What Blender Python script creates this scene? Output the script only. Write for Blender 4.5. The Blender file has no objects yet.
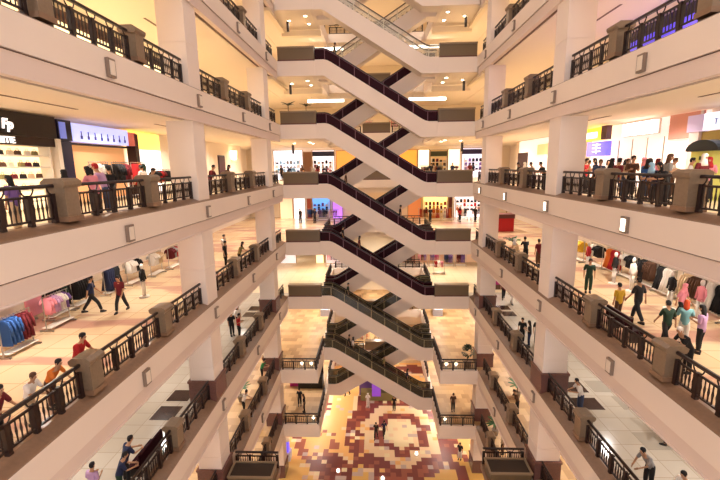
import bpy, bmesh, math, random
from mathutils import Vector, Matrix
random.seed(7)
PI = math.pi
SC = bpy.context.scene
COL = SC.collection
H = 5.0                      # storey height

# ------------------------------------------------------------------ camera
F_PX, PITCH, YAW, ROLL, CX, CZ = 405.35, .1809, .0397, -.0139, -.1439, 1.555
cp, sp, cy, sy = math.cos(PITCH), math.sin(PITCH), math.cos(YAW), math.sin(YAW)
FW = Vector((-sy*cp, cy*cp, -sp)); RT0 = Vector((cy, sy, 0)); UP0 = RT0.cross(FW)
RT = RT0*math.cos(ROLL) + UP0*math.sin(ROLL); UP = -RT0*math.sin(ROLL) + UP0*math.cos(ROLL)
EYE = Vector((CX, 0, CZ))
cam = bpy.data.cameras.new('camera'); cam.sensor_width = 36; cam.lens = F_PX/720*36
cam.clip_start = .1; cam.clip_end = 300
co = bpy.data.objects.new('camera', cam); COL.objects.link(co)
M = Matrix((RT, UP, -FW)).transposed().to_4x4(); M.translation = EYE
co.matrix_world = M
SC.camera = co

def px(p):
    d = Vector(p)-EYE; z = d.dot(FW)
    if z < .3: return None
    return (360+F_PX*d.dot(RT)/z, 240-F_PX*d.dot(UP)/z)
def inview(pts, m=12):
    q = [px(p) for p in pts]; q = [a for a in q if a]
    if not q: return False
    xs = [a[0] for a in q]; ys = [a[1] for a in q]
    return max(xs) > -m and min(xs) < 720+m and max(ys) > -m and min(ys) < 480+m

# ------------------------------------------------------------------ materials
def lin(c):
    return tuple((v/12.92 if v <= .04045 else ((v+.055)/1.055)**2.4) for v in c)
def hx(h):
    return lin(tuple(int(h[i:i+2], 16)/255 for i in (0, 2, 4)))
MATS = {}
def mat(name, col, rough=.5, metal=0, emit=0, alpha=1, noise=0, nscale=3, ecol=None, spec=None):
    if name in MATS: return MATS[name]
    m = bpy.data.materials.new(name); m.use_nodes = True
    nt = m.node_tree; b = nt.nodes['Principled BSDF']
    c = hx(col) if isinstance(col, str) else col
    b.inputs['Base Color'].default_value = (*c, 1)
    b.inputs['Roughness'].default_value = rough
    b.inputs['Metallic'].default_value = metal
    if spec is not None: b.inputs['Specular IOR Level'].default_value = spec
    if alpha < 1: b.inputs['Alpha'].default_value = alpha
    if emit:
        b.inputs['Emission Color'].default_value = (*(hx(ecol) if ecol else c), 1)
        b.inputs['Emission Strength'].default_value = emit
    if noise:
        tc = nt.nodes.new('ShaderNodeTexCoord'); n = nt.nodes.new('ShaderNodeTexNoise')
        n.inputs['Scale'].default_value = nscale; n.inputs['Detail'].default_value = 4
        r = nt.nodes.new('ShaderNodeMapRange')
        r.inputs['To Min'].default_value = 1-noise; r.inputs['To Max'].default_value = 1+noise
        mx = nt.nodes.new('ShaderNodeMix'); mx.data_type = 'RGBA'; mx.blend_type = 'MULTIPLY'
        mx.inputs['Factor'].default_value = 1
        mx.inputs['A'].default_value = (*c, 1)
        nt.links.new(tc.outputs['Object'], n.inputs['Vector'])
        nt.links.new(n.outputs['Fac'], r.inputs['Value'])
        nt.links.new(r.outputs['Result'], mx.inputs['B'])
        nt.links.new(mx.outputs['Result'], b.inputs['Base Color'])
    MATS[name] = m
    return m

def tile_mat(name, c1, c2, mortar, scale, rough=.2, big=None, bigscale=.25, bigfac=.5, offset=0.0, msize=.012):
    m = bpy.data.materials.new(name); m.use_nodes = True; nt = m.node_tree; b = nt.nodes['Principled BSDF']
    tc = nt.nodes.new('ShaderNodeTexCoord'); br = nt.nodes.new('ShaderNodeTexBrick')
    br.offset = offset; br.squash = 1
    br.inputs['Color1'].default_value = (*hx(c1), 1); br.inputs['Color2'].default_value = (*hx(c2), 1)
    br.inputs['Mortar'].default_value = (*hx(mortar), 1); br.inputs['Scale'].default_value = scale
    br.inputs['Mortar Size'].default_value = msize; br.inputs['Brick Width'].default_value = 1; br.inputs['Row Height'].default_value = 1
    nt.links.new(tc.outputs['Object'], br.inputs['Vector'])
    out = br.outputs['Color']
    if big:
        mp = nt.nodes.new('ShaderNodeMapping'); mp.inputs['Scale'].default_value = (.35, 1.4, 1)
        n = nt.nodes.new('ShaderNodeTexNoise'); n.inputs['Scale'].default_value = bigscale; n.inputs['Detail'].default_value = 3
        r = nt.nodes.new('ShaderNodeValToRGB'); r.color_ramp.elements[0].position = .52; r.color_ramp.elements[1].position = .6
        r.color_ramp.elements[1].color = (bigfac, bigfac, bigfac, 1)
        mx = nt.nodes.new('ShaderNodeMix'); mx.data_type = 'RGBA'
        nt.links.new(tc.outputs['Object'], mp.inputs['Vector']); nt.links.new(mp.outputs['Vector'], n.inputs['Vector'])
        nt.links.new(n.outputs['Fac'], r.inputs['Fac']); nt.links.new(r.outputs['Color'], mx.inputs['Factor'])
        nt.links.new(out, mx.inputs['A']); mx.inputs['B'].default_value = (*hx(big), 1)
        out = mx.outputs['Result']
    nt.links.new(out, b.inputs['Base Color']); b.inputs['Roughness'].default_value = rough
    MATS[name] = m
    return m

CREAM = mat('painted_fascia', 'e8d6c6', .55, noise=.04, nscale=.6)
BAND = mat('painted_lower_band', 'dfcabd', .55, noise=.04, nscale=.6)
COLUMN = mat('column_paint', 'ead9cc', .5, noise=.03, nscale=.8)
CEIL = mat('ceiling_paint', 'f0e0cc', .8)
GROOVE = mat('groove_dark', '7a5f50', .8)  # dark colour deepens the shade in fascia grooves; also used for slots, brackets
STONE = mat('brown_stone', '85664e', .35, noise=.22, nscale=9)
PEDST = mat('pedestal_granite', '806a54', .35, noise=.2, nscale=14)
PLANT = mat('planter_stone', '6d5940', .3, noise=.15, nscale=12)
PLANTCAP = mat('planter_cap', '8f7a60', .3)
PLINTH = mat('plinth_granite', '6e4a42', .25, noise=.3, nscale=16)
IRON = mat('railing_iron', '200a08', .4, metal=0)
MAROON = mat('escalator_maroon', '2a0510', .5, spec=.12)
OLIVE = mat('escalator_dark_glass', '4a4230', .12, alpha=.75)
GLASS = mat('escalator_clear_glass', 'e6e2cc', .05, alpha=.12)
BLACKRUB = mat('handrail_rubber', '1b1210', .4)
STEEL = mat('brushed_steel', 'b9b2a8', .3, metal=.9)
STEP = mat('escalator_step', '4b4644', .4, metal=.6)
LAMPF = mat('wall_lamp_frame', '8d7a6c', .4, metal=.4)
LAMPD = mat('wall_lamp_glass', 'e6d6c4', .3)
LAMPON = mat('wall_lamp_glass_lit', 'fff2dc', .3, emit=2.5)
DOWN = mat('downlight_lens', 'fff0d0', .4, emit=14)
WALLM = mat('wall_paint', 'eedcc0', .8, noise=.05, nscale=.5)
WALLP = mat('wall_paint_pale', 'f0e2d0', .8)
FL_TAN = tile_mat('floor_tan_tile', 'dcc4a0', 'd4ba92', 'bb9c72', 1.0, .4)
FL_PINK = tile_mat('floor_polished_amber', 'e4ca a6'.replace(' ', ''), 'ddc09a', 'c39a72', .8, .2, big='b98478', bigscale=.55, bigfac=.75)
FL_PALE = tile_mat('floor_pale_tile', 'bfb3a4', 'b8ab9a', '9a8a76', 1.1, .16)
FL_LAT = tile_mat('floor_lattice_tile', 'cfab7c', 'a37f54', 'b8935f', 1.4, .5, offset=.5)
INLAY_D = mat('inlay_dark', '3a2622', .2); INLAY_G = mat('inlay_grey', 'a59a8b', .2)

# ------------------------------------------------------------------ mesh builder
class MB:
    def __init__(s): s.v = []; s.f = []; s.mi = []; s.cur = 0
    def face(s, *i): s.f.append(i); s.mi.append(s.cur)
    def box(s, x0, x1, y0, y1, z0, z1):
        b = len(s.v)
        s.v += [(x0,y0,z0),(x1,y0,z0),(x1,y1,z0),(x0,y1,z0),(x0,y0,z1),(x1,y0,z1),(x1,y1,z1),(x0,y1,z1)]
        for q in ((0,3,2,1),(4,5,6,7),(0,1,5,4),(1,2,6,5),(2,3,7,6),(3,0,4,7)): s.face(*[b+i for i in q])
        return s
    def cbox(s, c, d): return s.box(c[0]-d[0]/2, c[0]+d[0]/2, c[1]-d[1]/2, c[1]+d[1]/2, c[2]-d[2]/2, c[2]+d[2]/2)
    def prism(s, poly, a0, a1, axis):
        """poly: 2-D outline; axis 'y' -> points are (x,z); 'x' -> (y,z); 'z' -> (x,y)"""
        def P(p, a): return {'y': (p[0], a, p[1]), 'x': (a, p[0], p[1]), 'z': (p[0], p[1], a)}[axis]
        b = len(s.v); n = len(poly)
        s.v += [P(p, a0) for p in poly] + [P(p, a1) for p in poly]
        s.face(*[b+i for i in range(n)]); s.face(*[b+n+i for i in reversed(range(n))])
        for i in range(n):
            j = (i+1) % n; s.face(b+i, b+n+i, b+n+j, b+j)
        return s
    def strip(s, pts0, pts1, a0, a1, axis='y'):
        """solid band between two polylines (x,z), extruded along axis"""
        n = len(pts0)
        for i in range(n-1): s.prism([pts0[i], pts0[i+1], pts1[i+1], pts1[i]], a0, a1, axis)
        return s
    def tube(s, pts, r, n=6, caps=True):
        pts = [Vector(p) for p in pts]; rings = []
        for i, p in enumerate(pts):
            d = (pts[min(i+1, len(pts)-1)]-pts[max(i-1, 0)]).normalized()
            a = d.cross(Vector((0,0,1)))
            if a.length < .05: a = d.cross(Vector((1,0,0)))
            a.normalize(); c = d.cross(a); b = len(s.v)
            rr = r[i] if isinstance(r, (list, tuple)) else r
            s.v += [tuple(p+(a*math.cos(2*PI*k/n)+c*math.sin(2*PI*k/n))*rr) for k in range(n)]
            rings.append(b)
        for i in range(len(pts)-1):
            for k in range(n): s.face(rings[i]+k, rings[i]+(k+1) % n, rings[i+1]+(k+1) % n, rings[i+1]+k)
        if caps: s.face(*[rings[0]+k for k in reversed(range(n))]); s.face(*[rings[-1]+k for k in range(n)])
        return s
    def loft(s, rings, n=10):
        """rings: (cx,cy,z,rx,ry)"""
        bs = []
        for cx, cyy, z, rx, ry in rings:
            bs.append(len(s.v)); s.v += [(cx+rx*math.cos(2*PI*k/n), cyy+ry*math.sin(2*PI*k/n), z) for k in range(n)]
        for i in range(len(bs)-1):
            for k in range(n): s.face(bs[i]+k, bs[i]+(k+1) % n, bs[i+1]+(k+1) % n, bs[i+1]+k)
        s.face(*[bs[0]+k for k in reversed(range(n))]); s.face(*[bs[-1]+k for k in range(n)])
        return s
    def mesh(s, name, mats, smooth=False):
        me = bpy.data.meshes.new(name); me.from_pydata(s.v, [], s.f); me.update()
        bm = bmesh.new(); bm.from_mesh(me); bmesh.ops.recalc_face_normals(bm, faces=bm.faces); bm.to_mesh(me); bm.free()
        for m in (mats if isinstance(mats, (list, tuple)) else [mats]): me.materials.append(m)
        if isinstance(mats, (list, tuple)) and len(mats) > 1:
            me.polygons.foreach_set('material_index', s.mi)
        if smooth: me.shade_smooth()
        return me

def link(name, data, parent=None, loc=None, rz=None):
    o = bpy.data.objects.new(name, data); COL.objects.link(o)
    if parent is not None: o.parent = parent
    if loc is not None: o.location = loc
    if rz is not None: o.rotation_euler = (0, 0, rz)
    return o
def obj(name, mb, m, parent=None, smooth=False): return link(name, mb.mesh(name, m, smooth), parent)
def struct(name, mb, m, parent=None):
    o = obj(name, mb, m, parent)
    if parent is None: o['kind'] = 'structure'
    return o
def tag(o, label, cat, group=None, kind=None):
    o['label'] = label; o['category'] = cat
    if group: o['group'] = group
    if kind: o['kind'] = kind
    n = len(label.split())
    if not 4 <= n <= 16: print('LABEL LENGTH', n, label)
    return o
def thing(name, label, cat, loc=(0,0,0), rz=0, group=None):
    return tag(link(name, None, None, loc, rz), label, cat, group)
def recolour(o, m):
    if o.data and len(o.material_slots):
        o.material_slots[0].link = 'OBJECT'; o.material_slots[0].material = m
def dup(root, loc, rz=0, label=None, cat=None, group=None, scale=None):
    r = root.copy(); COL.objects.link(r); r.location = loc; r.rotation_euler = (0, 0, rz)
    if scale: r.scale = scale
    for k, v in (('label', label), ('category', cat), ('group', group)):
        if v: r[k] = v
    for ch in list(root.children):
        c = ch.copy(); COL.objects.link(c); c.parent = r
        for g in list(ch.children):
            d = g.copy(); COL.objects.link(d); d.parent = c
    return r

LV = {4: 'four storeys above eye level', 3: 'three storeys above eye level', 2: 'two storeys above eye level',
      1: 'one storey above eye level', 0: 'on the eye level storey', -1: 'one storey below eye level',
      -2: 'two storeys below eye level', -3: 'three storeys below eye level', -4: 'four storeys below eye level', -5: 'on the ground floor'}
ORD = ['first', 'second', 'third', 'fourth', 'fifth', 'sixth', 'seventh', 'eighth', 'ninth', 'tenth']
SIDE = {-1: 'left', 1: 'right'}

# ------------------------------------------------------------------ building shell
XI, XE, YF = 5.02, 8.08, 34.8           # landing inner edge, gallery edge, landing front
YLOW = 30.8                              # landing front on the two lowest storeys
YB, YW, XW = 45.0, 53.0, 17.0            # far bridge edge, far wall, side wall
COLS = {-1: [6.45, 18.85, 31.25], 1: [7.4, 19.8, 32.2]}
def yfront(k): return YLOW if k <= -3 else YF
TOP, BOT = 5, -5
def floor_mat(k): return {-1: FL_PINK, -2: FL_PALE, -3: FL_LAT, -4: FL_LAT}.get(k, FL_TAN)

def fascia(mb_c, mb_g, mb_s, a0, a1, axis, edge, sgn, z, mb_b=None, low=-1.38):
    """profile extruded along an edge. outward direction = sgn (towards the void)."""
    def prof(pts): return [(edge+sgn*o, z+h) for o, h in pts]
    mid = -.82 if low < -1.2 else low
    mb_c.prism(prof([(0, .02), (0, mid), (-.3, mid), (-.3, .02)]), a0, a1, axis)
    if mb_b is not None:
        mb_b.prism(prof([(-.05, mid-.04), (-.09, low+.06), (-.05, low+.05), (-.05, low), (-.3, low), (-.3, mid-.04)]), a0, a1, axis)
        mb_g.prism(prof([(-.09, mid), (-.09, mid-.04), (-.3, mid-.04), (-.3, mid)]), a0, a1, axis)
    if mb_g is not None: mb_g.prism(prof([(-.3, -1.2), (-.3, -1.34), (-.5, -1.34), (-.5, -1.2)]), a0, a1, axis)  # strip coloured dark to stand in for shade in the gap
    if mb_s is not None: mb_s.prism(prof([(0, .02), (-.02, .05), (-.42, .2), (-.7, .2), (-.7, .0), (-.3, 0)]), a0, a1, axis)

Y0 = -2.0
tn = 0
for k in range(-4, TOP+1):
    z = H*k; yf = yfront(k)
    for s in (-1, 1):
        fm = MB(); cm = MB()
        e = XE+.3
        # gallery floor and landing floor
        def xb(mb, xa, xb_, y0, y1, z0, z1): mb.box(min(s*xa, s*xb_), max(s*xa, s*xb_), y0, y1, z0, z1)
        xb(fm, e, XW, Y0, YW, z-.12, z)
        xb(fm, XI+.3, e, yf+.3, YW, z-.12, z)
        if k <= 3: struct('floor', fm, floor_mat(k))
        if k == -2: struct('floor', MB().box(min(s*(XI+.3), s*XW), max(s*(XI+.3), s*XW), 36.0, YW, z, z+.006), FL_TAN)
        # ceiling underneath: beam strip by the edge, then the higher ceiling
        xb(cm, XE+.5, 10.3, Y0, yf+.3, z-1.38, z-.12)
        xb(cm, 10.3, XW, Y0, YW, z-1.2, z-.12)
        xb(cm, XI+.3, 10.3, yf+.3, YW, z-1.15, z-.12)
        struct('trim_%d' % tn, MB().box(min(s*11.3, s*11.42), max(s*11.3, s*11.42), 9.5, 15.5, z-1.215, z-1.2).box(min(s*11.3, s*11.42), max(s*11.3, s*11.42), 21, 27, z-1.215, z-1.2), GROOVE); tn += 1
        struct('ceiling', cm, CEIL)
        # fascias
        fc, gr, st, bd = MB(), MB(), MB(), MB()
        fascia(fc, gr, st, Y0, yf, 'y', s*XE, -s, z, bd); struct('trim_%d' % tn, bd, BAND); tn += 1                 # along the gallery
        # landing front (extruded along x: profile in y,z)
        fascia(fc, None, None, s*XI, s*XE, 'x', yf, -1, z, low=-1.15)
        # landing inner edge towards the escalator void
        fascia(fc, None, None, yf+.3, YB, 'y', s*XI, -s, z, low=-1.15)
        struct('trim_%d' % tn, fc, CREAM); tn += 1
        struct('trim_%d' % tn, gr, GROOVE); tn += 1
        struct('trim_%d' % tn, st, STONE); tn += 1
    # far bridge
    fm = MB().box(-XI-.3, XI+.3, YB+.3, YW, z-.12, z)
    if k <= 3: struct('floor', fm, floor_mat(k))
    struct('ceiling', MB().box(-XI-.3, XI+.3, YB+.3, YW, z-1.38, z-.12), CEIL)
    fc = MB(); fascia(fc, None, None, -XI, XI, 'x', YB, -1, z); struct('trim_%d' % tn, fc, CREAM); tn += 1

# tie beams seen under the upper landings
for k in (2, 3, 4):
    for s in (-1, 1):
        b = MB().box(min(s*XI, s*8.5), max(s*XI, s*8.5), 39.0, 39.5, H*k-1.85, H*k-1.38)
        struct('trim_%d' % tn, b, WALLM); tn += 1
        b = MB().box(min(s*8.2, s*8.6), max(s*8.2, s*8.6), 33.5, 39.0, H*k-1.6, H*k-1.38)
        struct('trim_%d' % tn, b, WALLM); tn += 1
# side and far walls
for s, nm in ((-1, 'left'), (1, 'right')):
    struct('wall_'+nm, MB().box(s*XW-.15, s*XW+.15, Y0, YW, -25, 26), WALLP)
struct('wall_far', MB().box(-XW, XW, YW, YW+.3, -25, 26), WALLM)

# columns, full height, with joint rings and dark plinths on the lower storeys
for s in (-1, 1):
    for i, yc in enumerate(COLS[s]):
        if i == 0: continue
        x = s*8.8; m = MB()
        for k in range(-5, 5):
            z = H*k; a = .6
            z1 = z+H-1.3
            for (za, zb, w) in ((z, z+1.85, a), (z+1.85, z+1.88, a-.02), (z+1.88, z1, a), (z1, z+H, a+.03)):
                m.box(x-w, x+w, yc-w, yc+w, za, zb)
        c = struct('column', m, COLUMN)
        for k in (-5, -4, -3, -2):
            p = MB().box(x-.68, x+.68, yc-.68, yc+.68, H*k, H*k+1.05).box(x-.72, x+.72, yc-.72, yc+.72, H*k+1.05, H*k+1.17)
            struct('column_plinth', p, PLINTH, c)

# ground floor mosaic
CS = ['efe0b8', '7d3a36', 'eebb74', 'ecd0a8', 'a05a48', 'c9b4ac', 'e4ba68']
GM = [mat('mosaic_%d' % i, c, .42) for i, c in enumerate(CS)]
def mosaic(x, y):
    if random.random() < .09: return random.choice([0, 3, 5, 2, 5])
    rx = x+.5*math.sin(y*.9)+.3*math.sin(x*2.1+y); ry = y+.45*math.sin(x*.8+1)
    d = math.hypot(x-2.2, (y-37.0)*.85); j = .25*math.sin(7*math.atan2(y-37, x-2.2))
    if d < 1.9+j: return 0 if random.random() < .8 else 3
    if d < 2.8+j: return 1 if random.random() < .85 else 4
    if d < 4.0+j: return 3 if random.random() < .85 else 2
    if d < 5.6: return 1 if random.random() < .75 else 4
    d = math.hypot(x-5.2, y-31.0)
    if d < 1.5: return 6
    if d < 2.7: return 1
    if d < 3.4: return 6
    d = math.hypot(x+6.0, y-35.0)
    if d < 1.2: return 2
    if d < 2.1: return 4 if random.random() < .6 else 2
    if y < 36 and -2.5 < x < 3.5 and random.random() < .6: return random.choice([5, 5, 6, 1, 3, 6])
    d = math.hypot(rx-2.2, ry-37); a = math.atan2(ry-37, rx-2.2)
    v = math.sin(d*1.15+a*2.0)
    if v > .15: return 2 if y > 33 else 6
    if v < -.25: return 1 if random.random() < .8 else 4
    return 3
T = .48
gm = MB()
nx, ny = int(22/T), int(34/T)
for j in range(ny+1):
    for i in range(nx+1): gm.v.append((-11+i*T, 18+j*T, -25.0))
for j in range(ny):
    for i in range(nx):
        gm.cur = mosaic(-11+(i+.5)*T, 18+(j+.5)*T)
        b = j*(nx+1)+i; gm.face(b, b+1, b+nx+2, b+nx+1)
struct('floor_mosaic', gm, GM)
struct('floor_ground', MB().box(-XW, XW, Y0, YW, -25.3, -25.02), FL_TAN)

# floor inlays two storeys below
for i, (x, y, w, d, m) in enumerate(((-10.25, 18.8, .55, .5, INLAY_D), (-10.25, 17.3, .55, .55, INLAY_D), (-10.2, 31.8, .5, .5, INLAY_D), (-10.2, 30.4, .5, .5, INLAY_D),
        (10.1, 18.4, .6, .5, INLAY_D), (10.2, 19.9, .5, .5, INLAY_D), (12.2, 18.5, .6, .55, INLAY_G), (11.6, 20, .6, .55, INLAY_G), (11.5, 15.7, .6, .55, INLAY_G), (10.2, 30.6, .5, .5, INLAY_D), (10.2, 32, .5, .5, INLAY_D))):
    struct('trim_%d' % tn, MB().box(x-w, x+w, y-d, y+d, -10, -9.992), m); tn += 1

# ------------------------------------------------------------------ stone pedestals, railings and wall lamps along the galleries
XR = 8.5
pm = MB().box(-.25, .25, -.25, .25, 0, .9)
ps = pm.mesh('shaft', PEDST)
pbm = MB().box(-.29, .29, -.29, .29, 0, .14).mesh('base', STONE)
pc = MB().prism([(-.32, .98), (-.32, 1.06), (-.2, 1.14), (.2, 1.14), (.32, 1.06), (.32, .98), (.27, .9), (-.27, .9)], -.32, .32, 'y').mesh('cap', PEDST)
def pedestal(loc, label):
    t = thing('stone_pedestal', label, 'pedestal', loc, 0, 'stone pedestals along the gallery edges')
    link('shaft', ps, t); link('base', pbm, t); link('cap', pc, t)
    return t
RAILC = {}
def rail_meshes(L):
    key = round(L, 2)
    if key in RAILC: return RAILC[key]
    n = max(2, round(L/.82)); st = L/n
    hr = MB().prism([(-.045, .91), (-.055, .96), (-.03, 1.0), (.03, 1.0), (.055, .96), (.045, .91)], 0, L, 'y')
    mr = MB().box(-.025, .025, 0, L, .68, .73)
    br = MB().box(-.025, .025, 0, L, .1, .15)
    post = MB().box(-.055, .055, -.055, .055, 0, .76).box(-.06, .06, -.06, .06, 0, .06)
    scr = MB(); bal = MB(); scr.box(-.012, .012, .02, L-.02, .735, .745)
    for i in range(n+1):
        y0 = i*st
        for sg in (-1, 1):
            if (i == 0 and sg < 0) or (i == n and sg > 0): continue
            pts = [(0, y0+sg*(.02+.17*math.sin(a*PI/2)), .73+.2*(1-math.cos(a*PI/2))) for a in (0, .25, .5, .75, 1)]
            scr.tube(pts, .02, 5)
        if i < n:
            for j in range(1, 6):
                yy = y0+st*j/6; bal.tube([(0, yy, .12), (0, yy, .3), (0, yy, .42), (0, yy, .54), (0, yy, .7)], [.018, .018, .032, .018, .018], 5)
    RAILC[key] = (n, st, hr.mesh('handrail', IRON), mr.mesh('mid_rail', IRON), br.mesh('bottom_rail', IRON), post.mesh('post', IRON), scr.mesh('scrollwork_trim', IRON), bal.mesh('baluster_lattice', IRON))
    return RAILC[key]
def railing(p0, L, rz, label, group='iron railings around the atrium'):
    n, st, a, b, c, d, e, f = rail_meshes(L)
    t = thing('iron_railing', label, 'railing', p0, rz, group)
    link('handrail', a, t); link('mid_rail', b, t); link('bottom_rail', c, t)
    for i in range(n+1): link('post', d, t, (0, min(max(i*st, .05), n*st-.05), 0))
    link('scrollwork_trim', e, t); link('baluster_lattice', f, t)
    return t
lf = MB().box(0, .1, -.17, .17, -.27, .27).mesh('frame', LAMPF)
lb = MB().box(.1, .12, -.115, .115, -.205, .205)
lensD = lb.mesh('lens', LAMPD); lensL = lb.mesh('lens', LAMPON)
for s in (-1, 1):
    cols = COLS[s]; st = []
    for i, yc in enumerate(cols):
        st.append((yc, .64, 'c'))
        d = (cols[1]-cols[0])/3
        if i < 2: st += [(yc+d, .335, 'p'), (yc+2*d, .335, 'p')]
    for k in range(-4, 4):
        z = H*k+.2; stz = list(st)
        end = yfront(k)
        stz = [q for q in stz if q[0] < end-.3]+[(end-.05, 0, 'e')]
        np_ = nr = nl = 0
        for i, (y, w, t) in enumerate(stz):
            x = s*XR
            if t == 'p' and inview([(x, y, z), (x, y, z+1.1)]):
                pedestal((x, y, z), 'brown stone pedestal on %s gallery %s, %s one from the near end' % (SIDE[s], LV[k].replace(' eye level', '') if k else 'at eye level', ORD[np_])); np_ += 1
            if i+1 < len(stz):
                y2, w2, _ = stz[i+1]; a = y+w; L = y2-w2-a
                if L > .5 and inview([(x, a, z), (x, a+L, z+1), (x, a+L/2, z), (x, a, z+1)]):
                    railing((x, a, z), L, 0, 'dark iron railing of %s gallery %s, %s bay from near end' % (SIDE[s], LV[k], ORD[nr])); nr += 1
        for j in range(-1, 4):
            y = cols[1]+6.25*j-.05; zz = H*k-.47
            if y < end-1 and inview([(s*XE, y, zz)], 4):
                on = (s > 0 and k == 0)
                t = thing('wall_lamp', '%s wall lamp, %s gallery %s, %s from near end' % ('lit square' if on else 'square box', SIDE[s], LV[k], ORD[nl]), 'wall lamp', (s*(XE-.01), y, zz), 0 if s < 0 else PI, 'box lamps on the gallery fascias')
                link('frame', lf, t); link('lens', lensL if on else lensD, t); nl += 1

# ------------------------------------------------------------------ landing planters and railings
plx = MB().box(.04, XE-XI-.04, 0, .55, 0, .98).mesh('body', PLANT)
plc = MB().box(.02, XE-XI-.02, -.06, .6, .98, 1.1).mesh('cap', PLANTCAP)
plb = MB().box(.03, XE-XI-.03, -.03, .58, -.0, .1).mesh('base', PLINTH)
def planter(loc, label, sx=1):
    t = thing('stone_planter', label, 'planter', loc, 0, 'stone planter boxes on the escalator landings')
    link('body', plx, t); link('cap', plc, t); link('base', plb, t)
    if sx != 1: t.scale = (sx, 1, 1)
    return t
for k in range(-2, 4):
    for s in (-1, 1):
        planter((-XE if s < 0 else XI, YF+.02, H*k+.02), 'long brown stone planter on %s escalator landing %s' % (SIDE[s], LV[k]))
for k in (-3, -4):
    for s in (-1, 1):
        x0 = -XE+.1 if s < 0 else XI+.1
        railing((x0, YLOW+.12, H*k+.02), XE-XI-.2, -PI/2, 'dark iron railing across front of %s landing %s' % (SIDE[s], LV[k]))
        railing((s*(XI+.12), YLOW+.3, H*k+.02), 4.3, 0, 'dark iron railing along inner side of %s landing %s' % (SIDE[s], LV[k]))
for k in range(-4, 4):
    for s in (-1, 1):
        railing((s*(XI+.12), 38.9, H*k+.02), 4.8, 0, 'dark iron railing beyond the rear escalator, %s landing %s' % (SIDE[s], LV[k].replace(' eye level', '')))
    # far bridge: planter in the middle, railings to both sides
    t = planter((-1.53, YB+.05, H*k+.02), 'olive brown stone planter at middle of far bridge %s' % LV[k])
    for s in (-1, 1):
        x0 = 1.65 if s > 0 else -XI+.15
        railing((x0, YB+.3, H*k+.02), 3.2, -PI/2, 'dark iron railing on %s half of far bridge %s' % (SIDE[s], LV[k]))

# projecting near landings three storeys below: railing with planter in front of it
for s in (-1, 1):
    x0, x1 = (-8.1, -5.6) if s < 0 else (5.7, 8.05)
    yy = 19.95 if s < 0 else 20.5
    struct('floor', MB().box(x0, x1, yy-4, yy, -15.4, -15), STONE)
    railing((x0+.05, yy-.1, -15), x1-x0-.1, -PI/2, 'dark iron railing at tip of near %s landing three storeys below eye level' % SIDE[s])
    t = thing('planter_trough', 'dark brown stone trough behind railing of near %s landing' % SIDE[s], 'planter', (x0+.1, yy-1.5, -15), 0, 'stone troughs on the near landings')
    obj('body', MB().box(0, x1-x0-.2, 0, 1.1, 0, .5), PLANT, t)
    obj('rim', MB().box(-.05, x1-x0-.15, -.05, .05, .5, .6).box(-.05, x1-x0-.15, 1.05, 1.15, .5, .6).box(-.05, .05, .05, 1.05, .5, .6).box(x1-x0-.25, x1-x0-.15, .05, 1.05, .5, .6), PLANTCAP, t)
    obj('soil', MB().box(.05, x1-x0-.25, .05, 1.05, .5, .53), mat('soil', '3a2c20', .9), t)

# ------------------------------------------------------------------ escalators
def esc_profile():
    return [(-XI, H), (-4.3, H), (-4.0, H-.07), (-3.7, H-.22), (3.7, .22), (4.0, .07), (4.3, 0), (XI, 0)]
PF = esc_profile()
def off(d, shift=0): return [(x, z+d) for x, z in PF]
EM = {}
def esc_meshes(kind):
    if kind in EM: return EM[kind]
    W = 1.4
    up = off(.1)
    low = [(XI, -1.15), (3.68, -1.15), (-4.32, H-1.15), (-XI, H-1.15)]
    clad = MB().prism(off(-.12)+low, 0, W, 'y').strip(off(-.12), up, 0, .09, 'y').strip(off(-.12), up, W-.09, W, 'y')
    bm_ = {'maroon': MAROON, 'olive': OLIVE, 'glass': GLASS}[kind]
    bals, rails, joints = [], [], []
    for y0 in (.02, W-.08):
        bals.append(MB().strip(off(.1), off(.9), y0, y0+.06).mesh('balustrade', bm_))
        rails.append(MB().strip(off(.9), off(.98), y0-.03, y0+.09).mesh('handrail', BLACKRUB if kind != 'glass' else mat('handrail_brown', '5b4334', .4)))
        j = MB()
        for i in range(8):
            x = -4.2+i*1.2; zf = H-(x+4.0)*H/8 if -4 < x < 4 else (H if x < 0 else 0)
            j.box(x-.03, x+.03, y0-.012, y0+.072, zf+.06, zf+.88)
        j.strip(off(.84), off(.88), y0-.012, y0+.072)
        joints.append(j.mesh('joint_strip', mat('joint_'+kind, {'maroon': '6a3a44', 'olive': '9c8d6a', 'glass': 'cfc6b0'}[kind], .3)))
    stp = MB(); n = 22
    stp.box(-XI, -4.0, .1, W-.1, H-.1, H+.11)
    for i in range(n):
        x = -4+8*i/n; zt = H-5*(i+.5)/n+.11; stp.box(x, x+8/n, .1, W-.1, zt-.35, zt)
    stp.box(4.0, XI, .1, W-.1, -.1, .11)
    EM[kind] = (clad.mesh('cladding', CREAM), bals, rails, joints, stp.mesh('steps', STEP))
    return EM[kind]
def escalator(k, back, kind, label):
    """from storey k down to k-1"""
    clad, bals, rails, joints, stp = esc_meshes(kind)
    t = thing('escalator', label, 'escalator', (0, 37.2 if back else YF+.06, H*(k-1)), 0, 'criss-cross escalators')
    if back: t.rotation_euler = (0, 0, PI); t.location.y += 1.4
    link('cladding', clad, t)
    for i in range(2):
        b = link('balustrade', bals[i], t); link('joint_strip', joints[i], b); link('handrail', rails[i], t)
    link('steps', stp, t)
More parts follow.
